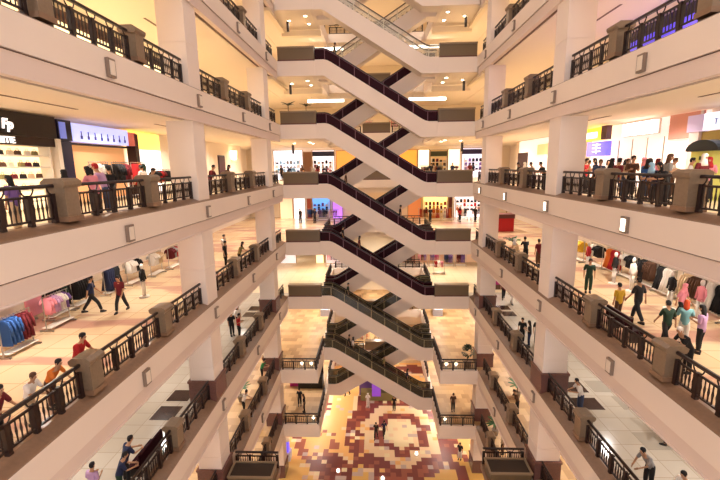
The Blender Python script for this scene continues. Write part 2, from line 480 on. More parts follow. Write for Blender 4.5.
for k in range(4, -4, -1):
    kd = 'glass' if k >= 3 else ('olive' if k <= -2 else 'maroon')
    look = {'glass': 'clear glass sides', 'olive': 'dark olive glass sides', 'maroon': 'dark maroon sides'}[kd]
    escalator(k, False, kd, 'cream front escalator, %s, falling rightward from landing %s' % (look, LV[k].replace(' eye level', '') if k else 'at eye level'))
    escalator(k, True, kd, 'cream rear escalator, %s, falling leftward from landing %s' % (look, LV[k].replace(' eye level', '') if k else 'at eye level'))

# ------------------------------------------------------------------ downlights and hanging speakers on the landing soffits
dl_r = MB().loft([(0,0,0,.17,.17),(0,0,-.03,.17,.17)], 14).mesh('rim', STEEL)
dl_l = MB().loft([(0,0,-.028,.13,.13),(0,0,-.045,.13,.13)], 14).mesh('lens', DOWN)
for k in (1, 2, 3, 4):
    for s in (-1, 1):
        for i, (x, y) in enumerate(((5.75, 35.5), (5.75, 37.4), (7.3, 36.5))):
            if inview([(s*x, y, H*k-1.4)], 0):
                t = thing('downlight', 'small round downlight in soffit %s of %s landing, %s of three' % (LV[k].replace(' eye level', ''), SIDE[s], ORD[i]), 'downlight', (s*x, y, H*k-1.382), 0, 'downlights under the landings')
                link('rim', dl_r, t); link('lens', dl_l, t)
        if k >= 1:
            t = thing('hanging_loudspeaker', 'slim dark loudspeaker hanging below %s landing %s' % (SIDE[s], LV[k]), 'loudspeaker', (s*7.35, 36.2, H*k-1.382), 0, 'hanging dark loudspeakers')
            obj('bracket', MB().box(-.02, .02, -.02, .02, -.2, 0), GROOVE, t)
            obj('body', MB().box(-.09, .09, -.09, .09, -.95, -.2), mat('speaker_dark', '3d3128', .6), t)
# bright strip lights at the back of the landings on the upper storeys
STRIPL = mat('strip_light_lens', 'fff4e0', .4, emit=5)
for k in (1, 2):
    for s in (-1, 1):
        t = thing('strip_light', 'long bright strip light behind %s landing %s' % (SIDE[s], LV[k]), 'strip light', (s*5.2, 43.5, H*k+3.05), 0, 'bright strip lights')
        obj('housing', MB().box(-1.9, 1.9, .02, .3, -.02, .3), STEEL, t)
        obj('lens', MB().box(-1.88, 1.88, -.02, .02, 0, .28), STRIPL, t)
        obj('hanger', MB().tube([(-1.5, .15, .3), (-1.5, .15, .58)], .02).tube([(1.5, .15, .3), (1.5, .15, .58)], .02), STEEL, t)
#PART2
# ------------------------------------------------------------------ people
def skin_mesh(name, verts, edges, m, levels=1):
    me = bpy.data.meshes.new('tmp'); me.from_pydata([v[:3] for v in verts], edges, [])
    o = bpy.data.objects.new('tmp', me); COL.objects.link(o)
    md = o.modifiers.new('skin', 'SKIN'); md.use_smooth_shade = True
    me.skin_vertices.new() if not me.skin_vertices else None
    for i, v in enumerate(verts):
        sv = me.skin_vertices[0].data[i]; sv.radius = (v[3], v[4] if len(v) > 4 else v[3]); sv.use_root = (i == 0)
    if levels:
        s_ = o.modifiers.new('sub', 'SUBSURF'); s_.levels = levels; s_.render_levels = levels
    dg = bpy.context.evaluated_depsgraph_get(); dg.update()
    out = bpy.data.meshes.new_from_object(o.evaluated_get(dg)); out.name = name
    bpy.data.objects.remove(o); bpy.data.meshes.remove(me)
    out.materials.clear(); out.materials.append(m); out.shade_smooth()
    return out

def skeleton(pose):
    """facing +y. returns joints"""
    J = {}
    lean = {'lean': .38, 'bend': .62}.get(pose, .03)
    J['pelvis'] = Vector((0, 0, .95))
    def up(d): return J['pelvis']+Vector((0, math.sin(lean)*d, math.cos(lean)*d))
    J['spine'] = up(.22); J['chest'] = up(.42); J['neck'] = up(.56)
    l2 = lean*.6
    J['head0'] = J['neck']+Vector((0, .02+.07*math.sin(l2), .07)); J['head1'] = J['head0']+Vector((0, .03+.03*math.sin(l2), .09)); J['head2'] = J['head1']+Vector((0, 0, .08))
    step = {'walk': .26, 'stride': .34}.get(pose, .03)
    for sg, n in ((-1, 'l'), (1, 'r')):
        f = step*sg
        J['hip'+n] = Vector((sg*.09, 0, .88))
        J['knee'+n] = Vector((sg*.1, f*.62+.03, .5))
        J['ankle'+n] = Vector((sg*.1, f-(.08 if f < -.1 else 0), .09 if f > -.1 else .13))
        J['toe'+n] = J['ankle'+n]+Vector((sg*.02, .15, -.055))
        sh = J['chest']+Vector((sg*.18, 0, .06)); J['sho'+n] = sh
        if pose in ('lean', 'bend'):
            el = sh+Vector((sg*.06, .12, -.24)); wr = el+Vector((-sg*.1, .22, -.02 if pose == 'lean' else -.12))
        elif pose == 'hold':
            el = sh+Vector((sg*.06, -.02, -.28)); wr = el+Vector((-sg*.08, .22, .06))
        elif pose in ('walk', 'stride'):
            el = sh+Vector((sg*.06, -f*.35, -.27)); wr = el+Vector((sg*.01, -f*.35+.07, -.22))
        else:
            el = sh+Vector((sg*.06, -.02, -.28)); wr = el+Vector((sg*.0, .05, -.25))
        J['elb'+n] = el; J['wri'+n] = wr
    return J
SKIN = mat('skin', 'b98a68', .6); SKIN2 = mat('skin_fair', 'd3a888', .6)
def build_pose(pose):
    J = skeleton(pose); V = []; E = []
    def add(p, r, r2=None, par=None):
        V.append((*p, r, r2 or r))
        if par is not None: E.append((par, len(V)-1))
        return len(V)-1
    pel = add(J['pelvis'], .13, .1); spn = add(J['spine'], .115, .09, pel); che = add(J['chest'], .14, .1, spn)
    nk = add(J['neck'], .05, .05, che); h0 = add(J['head0'], .068, .075, nk); h1 = add(J['head1'], .076, .095, h0); h2 = add(J['head2'], .055, .07, h1)
    ns = add(J['head1']+Vector((0, .1, -.03)), .018, .018, h1)
    for sg, n in ((-1, 'l'), (1, 'r')):
        hp = add(J['hip'+n], .085, .09, pel); kn = add(J['knee'+n], .055, .06, hp); an = add(J['ankle'+n], .038, .04, kn); add(J['toe'+n], .035, .028, an)
        so = add(J['sho'+n], .055, .055, che); el = add(J['elb'+n], .04, .04, so); wr = add(J['wri'+n], .027, .03, el)
        d = (J['wri'+n]-J['elb'+n]).normalized()
        pa = add(J['wri'+n]+d*.07, .028, .034, wr)
        side = d.cross(Vector((1, 0, 0))).normalized()
        cd = (d+Vector((-sg*.25, 0, 0))).normalized()
        for q, ln in ((-.028, .065), (-.009, .08), (.010, .085), (.029, .075)):
            a = add(J['wri'+n]+d*.105+side*q, .0095, .0095, pa); add(J['wri'+n]+d*.105+side*q*1.2+cd*ln, .008, .008, a)
        th = add(J['wri'+n]+d*.05-side*.04, .011, .011, pa); add(J['wri'+n]+d*.1-side*.065, .009, .009, th)
    body = skin_mesh('person_body_'+pose, V, E, SKIN)
    # shirt
    V, E = [], []
    p0 = add(J['pelvis']+Vector((0, 0, -.17)), .17, .14); pe = add(J['pelvis'], .17, .14, p0); sp_ = add(J['spine'], .155, .13, pe); ch = add(J['chest'], .175, .135, sp_); add(J['chest'].lerp(J['neck'], .6), .07, .07, ch)
    for n in 'lr':
        so = add(J['sho'+n], .082, .082, ch); add(J['sho'+n].lerp(J['elb'+n], .55), .07, .07, so); add(J['elb'+n], .064, .064, len(V)-1)
    shirt = skin_mesh('person_shirt_'+pose, V, E, SKIN)
    V, E = [], []
    p0 = add(J['pelvis']+Vector((0, 0, .12)), .14, .115); pe = add(J['pelvis'], .15, .122, p0)
    for n in 'lr':
        hp = add(J['hip'+n]+Vector((0, 0, -.03)), .1, .105, pe); kn = add(J['knee'+n], .085, .088, hp); add(J['ankle'+n]+Vector((0, 0, .02)), .068, .072, kn)
    trous = skin_mesh('person_trousers_'+pose, V, E, SKIN)
    sh = MB()
    for n in 'lr':
        a = J['ankle'+n]; sh.loft([(a.x, a.y+.06, 0 if a.z < .1 else .04, .05, .14), (a.x, a.y+.06, a.z-.04, .052, .145), (a.x, a.y+.0, a.z+.02, .045, .07)], 10)
    shoes = sh.mesh('person_shoes_'+pose, mat('shoe_black', '1c1614', .5))
    hr = {}
    c = J['head1']
    m = MB().loft([(c.x, c.y-.035, c.z-.05, .07, .065), (c.x, c.y-.025, c.z+.02, .09, .09), (c.x, c.y-.012, c.z+.07, .09, .1), (c.x, c.y-.005, c.z+.115, .07, .085), (c.x, c.y-.005, c.z+.14, .03, .04)], 12)
    hr['short'] = m.mesh('hair_short', SKIN, True)
    m = MB().loft([(c.x, c.y-.1, c.z-.3, .09, .05), (c.x, c.y-.07, c.z-.12, .1, .07), (c.x, c.y-.03, c.z+.02, .096, .092), (c.x, c.y-.012, c.z+.07, .094, .102), (c.x, c.y-.005, c.z+.12, .07, .085), (c.x, c.y-.005, c.z+.145, .03, .04)], 12)
    hr['long'] = m.mesh('hair_long', SKIN, True)
    m = MB().loft([(c.x, c.y-.06, c.z-.3, .19, .14), (c.x, c.y-.03, c.z-.18, .13, .12), (c.x, c.y-.022, c.z-.06, .095, .09), (c.x, c.y-.02, c.z+.03, .1, .098), (c.x, c.y-.01, c.z+.09, .093, .1), (c.x, c.y-.005, c.z+.135, .05, .06)], 12)
    hr['scarf'] = m.mesh('headscarf', SKIN, True)
    eyes = MB()
    for sg in (-1, 1): eyes.loft([(c.x+sg*.03, c.y+.082, c.z-.008, .012, .008), (c.x+sg*.03, c.y+.085, c.z+.0, .014, .009), (c.x+sg*.03, c.y+.082, c.z+.008, .01, .008)], 6)
    ey = eyes.mesh('eyes', mat('eye_dark', '1a1210', .3))
    ears = MB()
    for sg in (-1, 1): ears.loft([(c.x+sg*.085, c.y-.01, c.z-.04, .01, .014), (c.x+sg*.09, c.y-.012, c.z, .013, .022), (c.x+sg*.088, c.y-.012, c.z+.025, .01, .018)], 6)
    ea = ears.mesh('ears', SKIN)
    return body, shirt, trous, shoes, hr, ey, ea
POSE = {}
CL = {'black': '1d1a1c', 'navy': '1d2444', 'red': 'b01f22', 'maroon': '6b1720', 'green': '2f7a45', 'dgreen': '1c3626', 'yellow': 'd1a52c', 'white': 'e8e0d8', 'grey': '8e8a88', 'pink': 'e08a98', 'purple': '7a5a9c',
      'teal': '79a9ae', 'lilac': 'c29ac0', 'brown': '5a3a28', 'orange': 'd9782c', 'blue': '2f5a9c', 'skyblue': '9cc4e0', 'beige': 'd6bb98', 'jeans': '3a4560', 'lime': '4fd045', 'redhair': 'b8431c', 'magenta': 'b02a6c', 'khaki': '8d8050', 'cream': 'efe2c6'}
def cloth(c): return mat('cloth_'+c, CL[c], .85)
def person(pose, loc, rz, shirt, trousers, label, hair='short', haircol='black', h=1.68, group=None, fair=False):
    if pose not in POSE: POSE[pose] = build_pose(pose)
    b, s_, t_, sh, hr, ey, ea = POSE[pose]
    o = link('person', b, None, loc, rz); sc = h/1.72; o.scale = (sc, sc, sc)
    recolour(o, SKIN2 if fair else SKIN)
    tag(o, label, 'person', group)
    x = link('shirt', s_, o); recolour(x, cloth(shirt))
    x = link('trousers', t_, o); recolour(x, cloth(trousers))
    link('shoes', sh, o)
    x = link('headscarf' if hair == 'scarf' else 'hair', hr[hair], o); recolour(x, cloth(haircol))
    link('eyes', ey, o)
    if hair != 'scarf': link('ears', ea, o)
    return o
R = math.radians
ORD2 = ORD+['eleventh', 'twelfth', 'thirteenth', 'fourteenth']
# facing: rz=0 looks away from camera (+y); 90 -> -x ; -90 -> +x ; 180 -> towards camera
Z1, Z2, Z3, Z4, ZG = -5, -10, -15, -20, -25
# one storey below, left gallery
person('stride', (-13.3, 17.5, Z1), R(-60), 'navy', 'black', 'person in dark navy top striding past black coats on left gallery')
person('walk', (-12.0, 17.6, Z1), R(180), 'maroon', 'black', 'person in dark maroon top walking on left gallery floor toward camera')
person('lean', (-9.28, 11.2, Z1), R(-90), 'red', 'black', 'person in bright red shirt standing behind stone pedestal on left gallery')
person('bend', (-9.2, 10.0, Z1), R(-90), 'orange', 'brown', 'person in orange brown top bending at left gallery railing beside pedestal', h=1.5)
person('lean', (-9.15, 9.25, Z1), R(-90), 'white', 'beige', 'person in white top bent over left gallery railing', 'short', 'brown', 1.45)
person('lean', (-9.2, 8.35, Z1), R(-90), 'maroon', 'black', 'person in dark red top leaning on railing at lower left corner', h=1.62)
person('stand', (-11.3, 28.8, Z1), R(-100), 'white', 'black', 'person in white top standing by red pillar far along left gallery')
person('stand', (-10.25, 26.2, Z1), R(-90), 'black', 'black', 'person in black clothes standing behind far left gallery railing')
person('lean', (-9.25, 26.1, Z1), R(-90), 'khaki', 'black', 'person in khaki top leaning on far left gallery railing', 'long')
# one storey below, right gallery
person('stand', (10.7, 20.4, Z1), R(160), 'dgreen', 'dgreen', 'person in dark green clothes standing alone on right gallery', h=1.72)
person('stand', (10.0, 16.6, Z1), R(10), 'yellow', 'brown', 'person in yellow shirt standing behind right gallery railing', h=1.55)
person('walk', (10.65, 16.4, Z1), R(20), 'black', 'black', 'tall person in black shirt beside person in yellow', h=1.82)
person('walk', (10.3, 14.2, Z1), R(0), 'dgreen', 'black', 'person in black and green top walking on right gallery', h=1.6)
person('hold', (10.95, 14.25, Z1), R(-30), 'teal', 'white', 'person with red hair and pale teal shirt on right gallery', 'long', 'redhair', 1.6)
person('hold', (11.0, 13.55, Z1), R(30), 'lilac', 'black', 'person in lilac shirt and black trousers on right gallery', 'long', 'black', 1.66)
person('bend', (9.6, 12.2, Z1), R(90), 'black', 'black', 'person in black with white cap leaning over right gallery railing', 'short', 'white', 1.55)
person('walk', (12.4, 16.4, Z1), R(-150), 'pink', 'black', 'person in pink top by dark clothes rack at right edge', 'scarf', 'pink', 1.6)
person('lean', (9.9, 27.0, Z1), R(0), 'black', 'black', 'person in black shirt standing behind far right gallery railing')
person('stand', (10.4, 26.1, Z1), R(10), 'maroon', 'brown', 'person in maroon shirt on far right gallery next to column')
person('lean', (9.25, 26.6, Z1), R(90), 'beige', 'grey', 'person with pale headscarf leaning on far right gallery railing', 'scarf', 'white')
person('stand', (13.6, 43.0, Z1), R(180), 'red', 'black', 'person in red top beside red counter at far right')
# eye-level storey, left
person('lean', (-9.3, 13.55, 0), R(100), 'lilac', 'jeans', 'person in lilac shirt with red cap behind railing by shops', 'short', 'red', 1.72)
person('lean', (-9.2, 12.9, 0), R(80), 'pink', 'black', 'person in salmon pink top behind left railing at eye level', 'long', 'black', 1.62)
person('stand', (-9.6, 12.2, 0), R(95), 'black', 'black', 'person in black standing behind left railing near pedestal', 'scarf', 'black', 1.5)
person('stand', (-9.35, 10.0, 0), R(90), 'purple', 'beige', 'person in purple top in front of long lit shelves', 'long', 'black', 1.38)
person('stand', (-10.2, 15.2, 0), R(75), 'black', 'black', 'person in dark clothes facing shops behind left pedestal', h=1.6)
person('walk', (-12.0, 20.5, 0), R(90), 'white', 'black', 'person in white shirt inside shop under blue sign')
person('lean', (-9.25, 22.2, 0), R(-90), 'maroon', 'black', 'person in maroon leaning on railing past left column at eye level')
person('lean', (-9.25, 24.6, 0), R(-90), 'brown', 'black', 'person in brown leaning on railing far left at eye level', 'long')
person('lean', (-9.25, 16.1, 0), R(-90), 'black', 'jeans', 'person in black top and jeans leaning on left railing before column', 'short', 'black', 1.55)
person('hold', (-10.0, 13.9, 0), R(60), 'maroon', 'black', 'person in maroon top facing lavender shop behind left railing', 'scarf', 'black', 1.55)
# eye-level storey, right crowd
cs = [(10.2, 23.6, 'black', 'short', 'black'), (11.6, 23.2, 'khaki', 'short', 'black'), (12.0, 22.0, 'white', 'long', 'black'), (10.8, 20.9, 'navy', 'long', 'black'), (11.8, 20.2, 'black', 'long', 'black'), (11.3, 19.2, 'beige', 'short', 'brown'),
      (12.3, 19.5, 'white', 'scarf', 'pink'), (11.0, 18.3, 'brown', 'short', 'black'), (12.2, 18.6, 'pink', 'scarf', 'maroon'), (11.2, 17.4, 'red', 'long', 'black'), (12.3, 17.7, 'white', 'short', 'brown'), (10.6, 16.7, 'blue', 'scarf', 'black'), (12.4, 16.9, 'white', 'short', 'black'), (12.5, 16.1, 'pink', 'scarf', 'red')]
cs += [(10.0, 17.6, 'maroon', 'short', 'black'), (10.4, 18.9, 'black', 'scarf', 'black'), (10.9, 16.0, 'grey', 'long', 'brown'), (10.0, 19.0, 'jeans', 'short', 'brown'), (11.7, 15.4, 'maroon', 'scarf', 'white'), (11.0, 22.3, 'red', 'short', 'black')]
for i, (x, y, c, hh, hc) in enumerate(cs):
    what = {'short': '%s hair' % hc, 'long': 'long %s hair' % hc, 'scarf': '%s headscarf' % hc}[hh]
    person(['stand', 'hold', 'walk'][i % 3], (x, y, 0), R(random.uniform(60, 300)), c, random.choice(['black', 'jeans', 'brown']), 'person in %s top with %s in right hand crowd' % (c, what), hh, hc, random.uniform(1.6, 1.76))
person('lean', (9.5, 14.4, 0), R(90), 'navy', 'black', 'person in navy top leaning on right railing at eye level', 'scarf', 'skyblue', 1.5)
person('lean', (9.3, 13.7, 0), R(90), 'black', 'black', 'person in black leaning on right railing beside person in navy', 'long', 'black', 1.5)
for i, (y, c, hh) in enumerate(((25.75, 'brown', 'scarf'), (24.75, 'white', 'short'), (23.3, 'black', 'short'), (22.2, 'maroon', 'long'), (26.9, 'black', 'short'))):
    person('lean', (9.3, y, 0), R(90), c, 'black', 'person in %s on right railing beyond column at eye level, %s from near end' % (c, ORD[[3, 2, 1, 0, 4][i]]), hh, 'black' if hh != 'scarf' else 'cream', 1.6)
# two storeys below
person('stand', (-10.2, 26.3, Z2), R(-140), 'black', 'black', 'person in black by far left railing two storeys below', h=1.7)
person('hold', (-9.6, 26.0, Z2), R(-90), 'red', 'black', 'person in red top by far left railing two storeys below')
person('stand', (-10.2, 27.6, Z2), R(-120), 'white', 'black', 'person in white and black far left two storeys below', 'long')
person('stand', (-11.1, 28.2, Z2), R(-90), 'dgreen', 'black', 'person in dark green top far left two storeys below')
person('lean', (-9.3, 12.3, Z2), R(-60), 'navy', 'dgreen', 'person in navy jacket with dark green trousers near lower left railing')
person('lean', (-9.5, 12.95, Z2), R(-40), 'navy', 'black', 'second person in navy leaning at lower left railing', 'short', 'black', 1.78)
person('hold', (-9.95, 11.9, Z2), R(-10), 'lilac', 'black', 'person in pale lilac top at bottom left', 'short', 'black', 1.6)
person('lean', (9.4, 17.7, Z2), R(90), 'white', 'jeans', 'person in white shirt leaning on right railing two storeys below')
person('bend', (9.6, 13.15, Z2), R(100), 'grey', 'black', 'person in grey shirt bending at right railing two storeys below')
person('lean', (10.0, 12.0, Z2), R(110), 'white', 'black', 'person in white shirt with dark hair at bottom right corner')
person('stand', (9.35, 25.3, Z2), R(150), 'black', 'black', 'person in black at far right railing two storeys below')
person('hold', (9.6, 24.7, Z2), R(60), 'black', 'navy', 'person in black and navy at far right railing two storeys below', 'long')
person('stand', (10.2, 24.95, Z2), R(170), 'black', 'black', 'tall person in black next to column right side two storeys below', h=1.8)
person('walk', (10.9, 34.2, Z2), R(170), 'maroon', 'black', 'person in maroon walking far right two storeys below')
person('walk', (11.2, 32.9, Z2), R(190), 'black', 'white', 'person in black walking far right two storeys below')
person('walk', (12.3, 18.2, Z2), R(120), 'black', 'black', 'person in black walking on pale floor beside grey inlay')
person('walk', (11.9, 15.2, Z2), R(60), 'navy', 'black', 'person in navy walking on pale floor at right')
# three and four storeys below
person('stand', (-9.6, 34.0, Z3), R(-90), 'maroon', 'black', 'person in maroon by plinth on left gallery three storeys below')
person('stand', (-10.4, 33.4, Z4), R(-120), 'green', 'dgreen', 'person in green top on left gallery four storeys below')
person('stand', (-10.6, 35.0, Z4), R(-90), 'white', 'black', 'person in white top on left gallery four storeys below')
person('walk', (-10.4, 31.0, Z4), R(0), 'grey', 'black', 'person in grey walking on left gallery four storeys below', 'long')
person('stand', (-7.2, 33.6, Z4), R(180), 'black', 'black', 'person in black by dark stall on left landing four storeys below')
person('stand', (-6.6, 32.6, Z4), R(90), 'black', 'black', 'person in black with long hair on left landing four storeys below', 'long')
person('stand', (6.6, 33.0, Z4), R(180), 'brown', 'black', 'person in brown on right landing four storeys below')
person('stand', (-10.1, 35.6, Z4), R(-60), 'maroon', 'jeans', 'person in maroon and blue jeans on left gallery four storeys below', 'long')
person('walk', (9.6, 33.4, Z4), R(170), 'red', 'black', 'person in red walking on right gallery four storeys below')
person('stand', (9.3, 27.6, Z4), R(90), 'beige', 'brown', 'person in beige on right gallery floor four storeys below')
person('lean', (-9.25, 29.4, Z3), R(-90), 'green', 'black', 'person in green leaning on left railing three storeys below')
person('lean', (-9.25, 24.9, Z3), R(-90), 'white', 'black', 'person in white leaning on left railing three storeys below')
person('lean', (9.3, 25.2, Z3), R(90), 'brown', 'black', 'person in brown leaning on right railing three storeys below')
# ground floor
person('walk', (-.25, 36.0, ZG), R(170), 'black', 'black', 'left person of dark pair walking on mosaic floor')
person('walk', (.55, 36.3, ZG), R(190), 'navy', 'black', 'right person of dark pair walking on mosaic floor', 'long')
person('stand', (1.75, 40.7, ZG), R(160), 'black', 'black', 'person in black standing beside pale ring on mosaic floor')
person('stand', (-1.15, 41.2, ZG), R(180), 'white', 'white', 'person in white dress on mosaic floor near purple kiosk', 'scarf', 'white')
person('walk', (-3.6, 43.6, ZG), R(140), 'purple', 'black', 'person in purple on mosaic floor left of purple kiosk', 'long')
person('stand', (-9.2, 34.6, ZG), R(150), 'navy', 'black', 'person in navy on ground floor below left landing')
person('stand', (7.4, 33.2, ZG), R(150), 'black', 'white', 'person in black and white on ground floor at right')
# on the escalators: z of a step at x
def ride(x, k, c, label, hh='short', tr='black', rz=-90):
    zf = H*k-(x+4)*H/8
    n = int((x+4)/(8/22)); zs = H*k-5*(n+.5)/22+.125
    person('stand', (-4+8/22*(n+.5), YF+.06+.7, zs), R(rz), c, tr, label, hh)
ride(-2.8, 0, 'brown', 'person in brown riding escalator down from eye level landing')
ride(1.9, 0, 'black', 'person in black riding lower half of escalator below eye level landing')
ride(-3.0, -1, 'black', 'person in black riding escalator below planter one storey down')
ride(-1.5, -1, 'maroon', 'person in maroon riding escalator one storey below eye level', 'long')
ride(-2.6, -2, 'dgreen', 'person in dark green riding olive escalator two storeys down')
ride(-2.8, -3, 'black', 'person in black riding lowest escalator near its top')
ride(-2.2, -3, 'white', 'person in white riding lowest escalator behind person in black', 'scarf')
ride(0.6, -3, 'khaki', 'person in khaki halfway down lowest escalator')
ride(2.6, -3, 'navy', 'person in navy near foot of lowest escalator', 'long')
ride(-3.4, 2, 'dgreen', 'person in dark green stepping onto upper escalator beside planter')

# ------------------------------------------------------------------ clothes racks and garments
def garment_mesh(kind):
    m = MB()
    if kind == 'coat':
        m.loft([(0,0,-1.0,.27,.07),(0,0,-.6,.23,.065),(0,0,-.25,.23,.06),(0,0,-.1,.2,.05),(0,0,-.03,.08,.035)], 10)
        for s in (-1, 1): m.tube([(s*.19,0,-.1),(s*.27,0,-.35),(s*.29,.01,-.62)], [.055,.055,.045], 6)
    elif kind == 'dress':
        m.loft([(0,0,-1.15,.34,.09),(0,0,-.75,.25,.07),(0,0,-.45,.17,.055),(0,0,-.2,.2,.055),(0,0,-.06,.14,.04),(0,0,-.02,.07,.03)], 10)
    else:
        m.loft([(0,0,-.72,.22,.06),(0,0,-.4,.2,.06),(0,0,-.2,.21,.055),(0,0,-.09,.18,.045),(0,0,-.03,.07,.03)], 10)
        for s in (-1, 1): m.tube([(s*.18,0,-.1),(s*.27,0,-.24),(s*.3,0,-.34)], [.055,.06,.055], 6)
    m.tube([(0,0,-.03),(.0,0,.004),(.032,0,.02),(.036,0,.05),(0,0,.076),(-.03,0,.06)], .006, 4)
    return m.mesh('garment_'+kind, SKIN, True)
GM_ = {k: garment_mesh(k) for k in ('coat', 'dress', 'shirt')}
RK = {}
def rack_meshes(L, h):
    if (L, h) in RK: return RK[(L, h)]
    up = MB().tube([(0,0,.06),(0,0,h)], .022, 8).mesh('upright', STEEL)
    bar = MB().tube([(0,-L/2-.05,h),(0,L/2+.05,h)], .02, 8).mesh('hanging_bar', STEEL)
    ft = MB().box(-.28,.28,-.03,.03,.02,.07).box(-.27,-.22,-.02,.02,0,.03).box(.22,.27,-.02,.02,0,.03).mesh('foot', STEEL)
    sh = MB().box(-.2,.2,-L/2,L/2,.14,.17).mesh('base_shelf', mat('shelf_white', 'ece4da', .5))
    RK[(L, h)] = (up, bar, ft, sh); return RK[(L, h)]
def rack(x, y, z, cols, kind, where, L=1.3, h=1.45, rz=0, n=7, nm='clothes rack'):
    up, bar, ft, sh = rack_meshes(L, h)
    t = thing('clothes_rack', '%s %s' % (nm, where), 'clothes rack', (x, y, z), rz, 'clothes racks on the gallery')
    for s in (-1, 1):
        link('upright', up, t, (0, s*L/2, 0)); link('foot', ft, t, (0, s*L/2, 0))
    link('hanging_bar', bar, t); link('base_shelf', sh, t)
    for i in range(n):
        c = cols[i*len(cols)//n]; d = (-.5+(i+.5)/n)*(L-.22)
        o = link('garment', GM_[kind], None, (x-math.sin(rz)*d, y+math.cos(rz)*d, z+h-.04), rz+random.uniform(-.06, .06)); o.scale = (1, .72, 1); recolour(o, cloth(c))
        tag(o, '%s %s on rack %s' % (c if c != 'dgreen' else 'dark green', kind, where), kind, '%s %ss on rack %s' % (c, kind, where))
LR = [(-13.3, 13.5, ['blue', 'maroon'], 'coat', 'nearest on left gallery'), (-13.7, 15.9, ['pink', 'lilac', 'white', 'purple'], 'shirt', 'second from near on left'), (-14.6, 17.1, ['black', 'black', 'dgreen', 'black'], 'coat', 'with one green coat on left'),
      (-14.6, 18.6, ['black'], 'coat', 'of black coats on left'), (-14.3, 20.5, ['navy', 'black'], 'dress', 'behind walking pair on left'), (-14.2, 22.3, ['white', 'black'], 'shirt', 'of black and white tops on left'),
      (-13.9, 24.2, ['white', 'beige'], 'shirt', 'of pale tops on left'), (-13.7, 26.0, ['maroon', 'grey', 'red'], 'shirt', 'of red tops on left'), (-13.6, 28.0, ['red', 'white', 'beige'], 'coat', 'of beige coats on left'), (-13.4, 30.2, ['black', 'brown'], 'coat', 'farthest along left gallery')]
for x, y, c, kd, wh in LR: rack(x, y, Z1, c, kd, wh)
RR = [(13.6, 27.4, ['yellow', 'white'], 'shirt', 'with yellow tops by right column'), (13.9, 25.75, ['black', 'white'], 'shirt', 'second from right column'), (14.1, 24.3, ['red', 'orange'], 'dress', 'of red dresses on right'), (14.2, 22.9, ['black', 'white'], 'shirt', 'beyond dark coats on right'),
      (14.3, 21.45, ['brown', 'black'], 'coat', 'of brown coats on right'), (14.2, 19.93, ['white', 'black'], 'dress', 'of white dresses on right'), (14.4, 18.5, ['brown', 'beige'], 'coat', 'of brown and beige coats on right'), (14.4, 17.08, ['black', 'white'], 'dress', 'of black dresses on right'),
      (14.0, 15.6, ['pink', 'maroon', 'brown'], 'shirt', 'of pink tops on right'), (14.5, 14.4, ['maroon', 'navy'], 'coat', 'of maroon coats near right edge'), (15.2, 13.0, ['navy', 'black'], 'coat', 'nearest on right gallery')]
for x, y, c, kd, wh in RR: rack(x, y, Z1, c, kd, wh)
# standing display mannequins among the right racks
def mannequin(x, y, z, c, label, rz=0):
    t = thing('display_mannequin', label, 'mannequin', (x, y, z), rz, 'white shop mannequins')
    W = mat('mannequin_white', 'f0e8e0', .4)
    m = MB().loft([(0,0,1.5,.045,.045),(0,.01,1.56,.06,.07),(0,.01,1.64,.075,.09),(0,.01,1.72,.06,.075),(0,.01,1.77,.02,.03)], 10)
    obj('head', m, W, t, True)
    m = MB().loft([(0,0,.85,.16,.11),(0,0,1.0,.14,.1),(0,0,1.1,.12,.09),(0,0,1.3,.17,.11),(0,0,1.42,.16,.09),(0,0,1.5,.05,.05)], 12)
    for s in (-1, 1): m.tube([(s*.17,0,1.4),(s*.22,0,1.15),(s*.21,.06,.9)], [.055,.045,.035], 8)
    obj('top', m, cloth(c), t, True)
    for s in (-1, 1): obj('leg', MB().tube([(s*.08,0,.9),(s*.09,.02,.5),(s*.09,0,.06)], [.085,.06,.04], 8), W, t, True)
    obj('stand', MB().loft([(0,0,0,.25,.25),(0,0,.04,.25,.25)], 16), W, t)
for x, y, c, lb in ((13.0, 25.0, 'red', 'white mannequin in red top among right racks'), (12.9, 22.0, 'black', 'white mannequin in black top among right racks'), (13.0, 20.6, 'white', 'white mannequin in white top among right racks'), (13.1, 18.0, 'black', 'white mannequin in black top by pink rack'), (13.3, 16.6, 'pink', 'white mannequin in pink top by pink rack'),
        (-12.2, 19.8, 'black', 'mannequin in black top behind walking pair'), (-12.6, 25.1, 'white', 'mannequin in white top among left racks')):
    mannequin(x, y, Z1, c, lb, R(90 if x > 0 else -90))
t = thing('pink_display_board', 'pink display board standing behind racks on left gallery', 'display board', (-15.6, 17.2, Z1))
obj('board', MB().box(-.05, .05, -.7, .7, .1, 1.7), cloth('pink'), t); obj('foot', MB().box(-.3, .3, -.6, -.5, 0, .1).box(-.3, .3, .5, .6, 0, .1), STEEL, t)
t = thing('sale_counter', 'red sale counter with dark top at far right one storey below', 'counter', (12.4, 40.5, Z1))
obj('body', MB().box(-1.0, 1.0, -.6, .6, 0, 1.3), cloth('red'), t); obj('countertop', MB().box(-1.05, 1.05, -.65, .65, 1.3, 1.7), mat('counter_top', '5a2a2a', .4), t)
t = thing('sale_counter', 'pink and brown counter at far right two storeys below', 'counter', (10.6, 37.5, Z2))
obj('body', MB().box(-1.0, 1.0, -.6, .6, 0, 1.1), cloth('brown'), t); obj('pink_panel', MB().box(-.9, .9, -.66, -.6, .5, 1.7), cloth('magenta'), t)
t = thing('blue_bin', 'pale blue low bin on floor at right edge', 'bin', (13.3, 14.2, Z1))
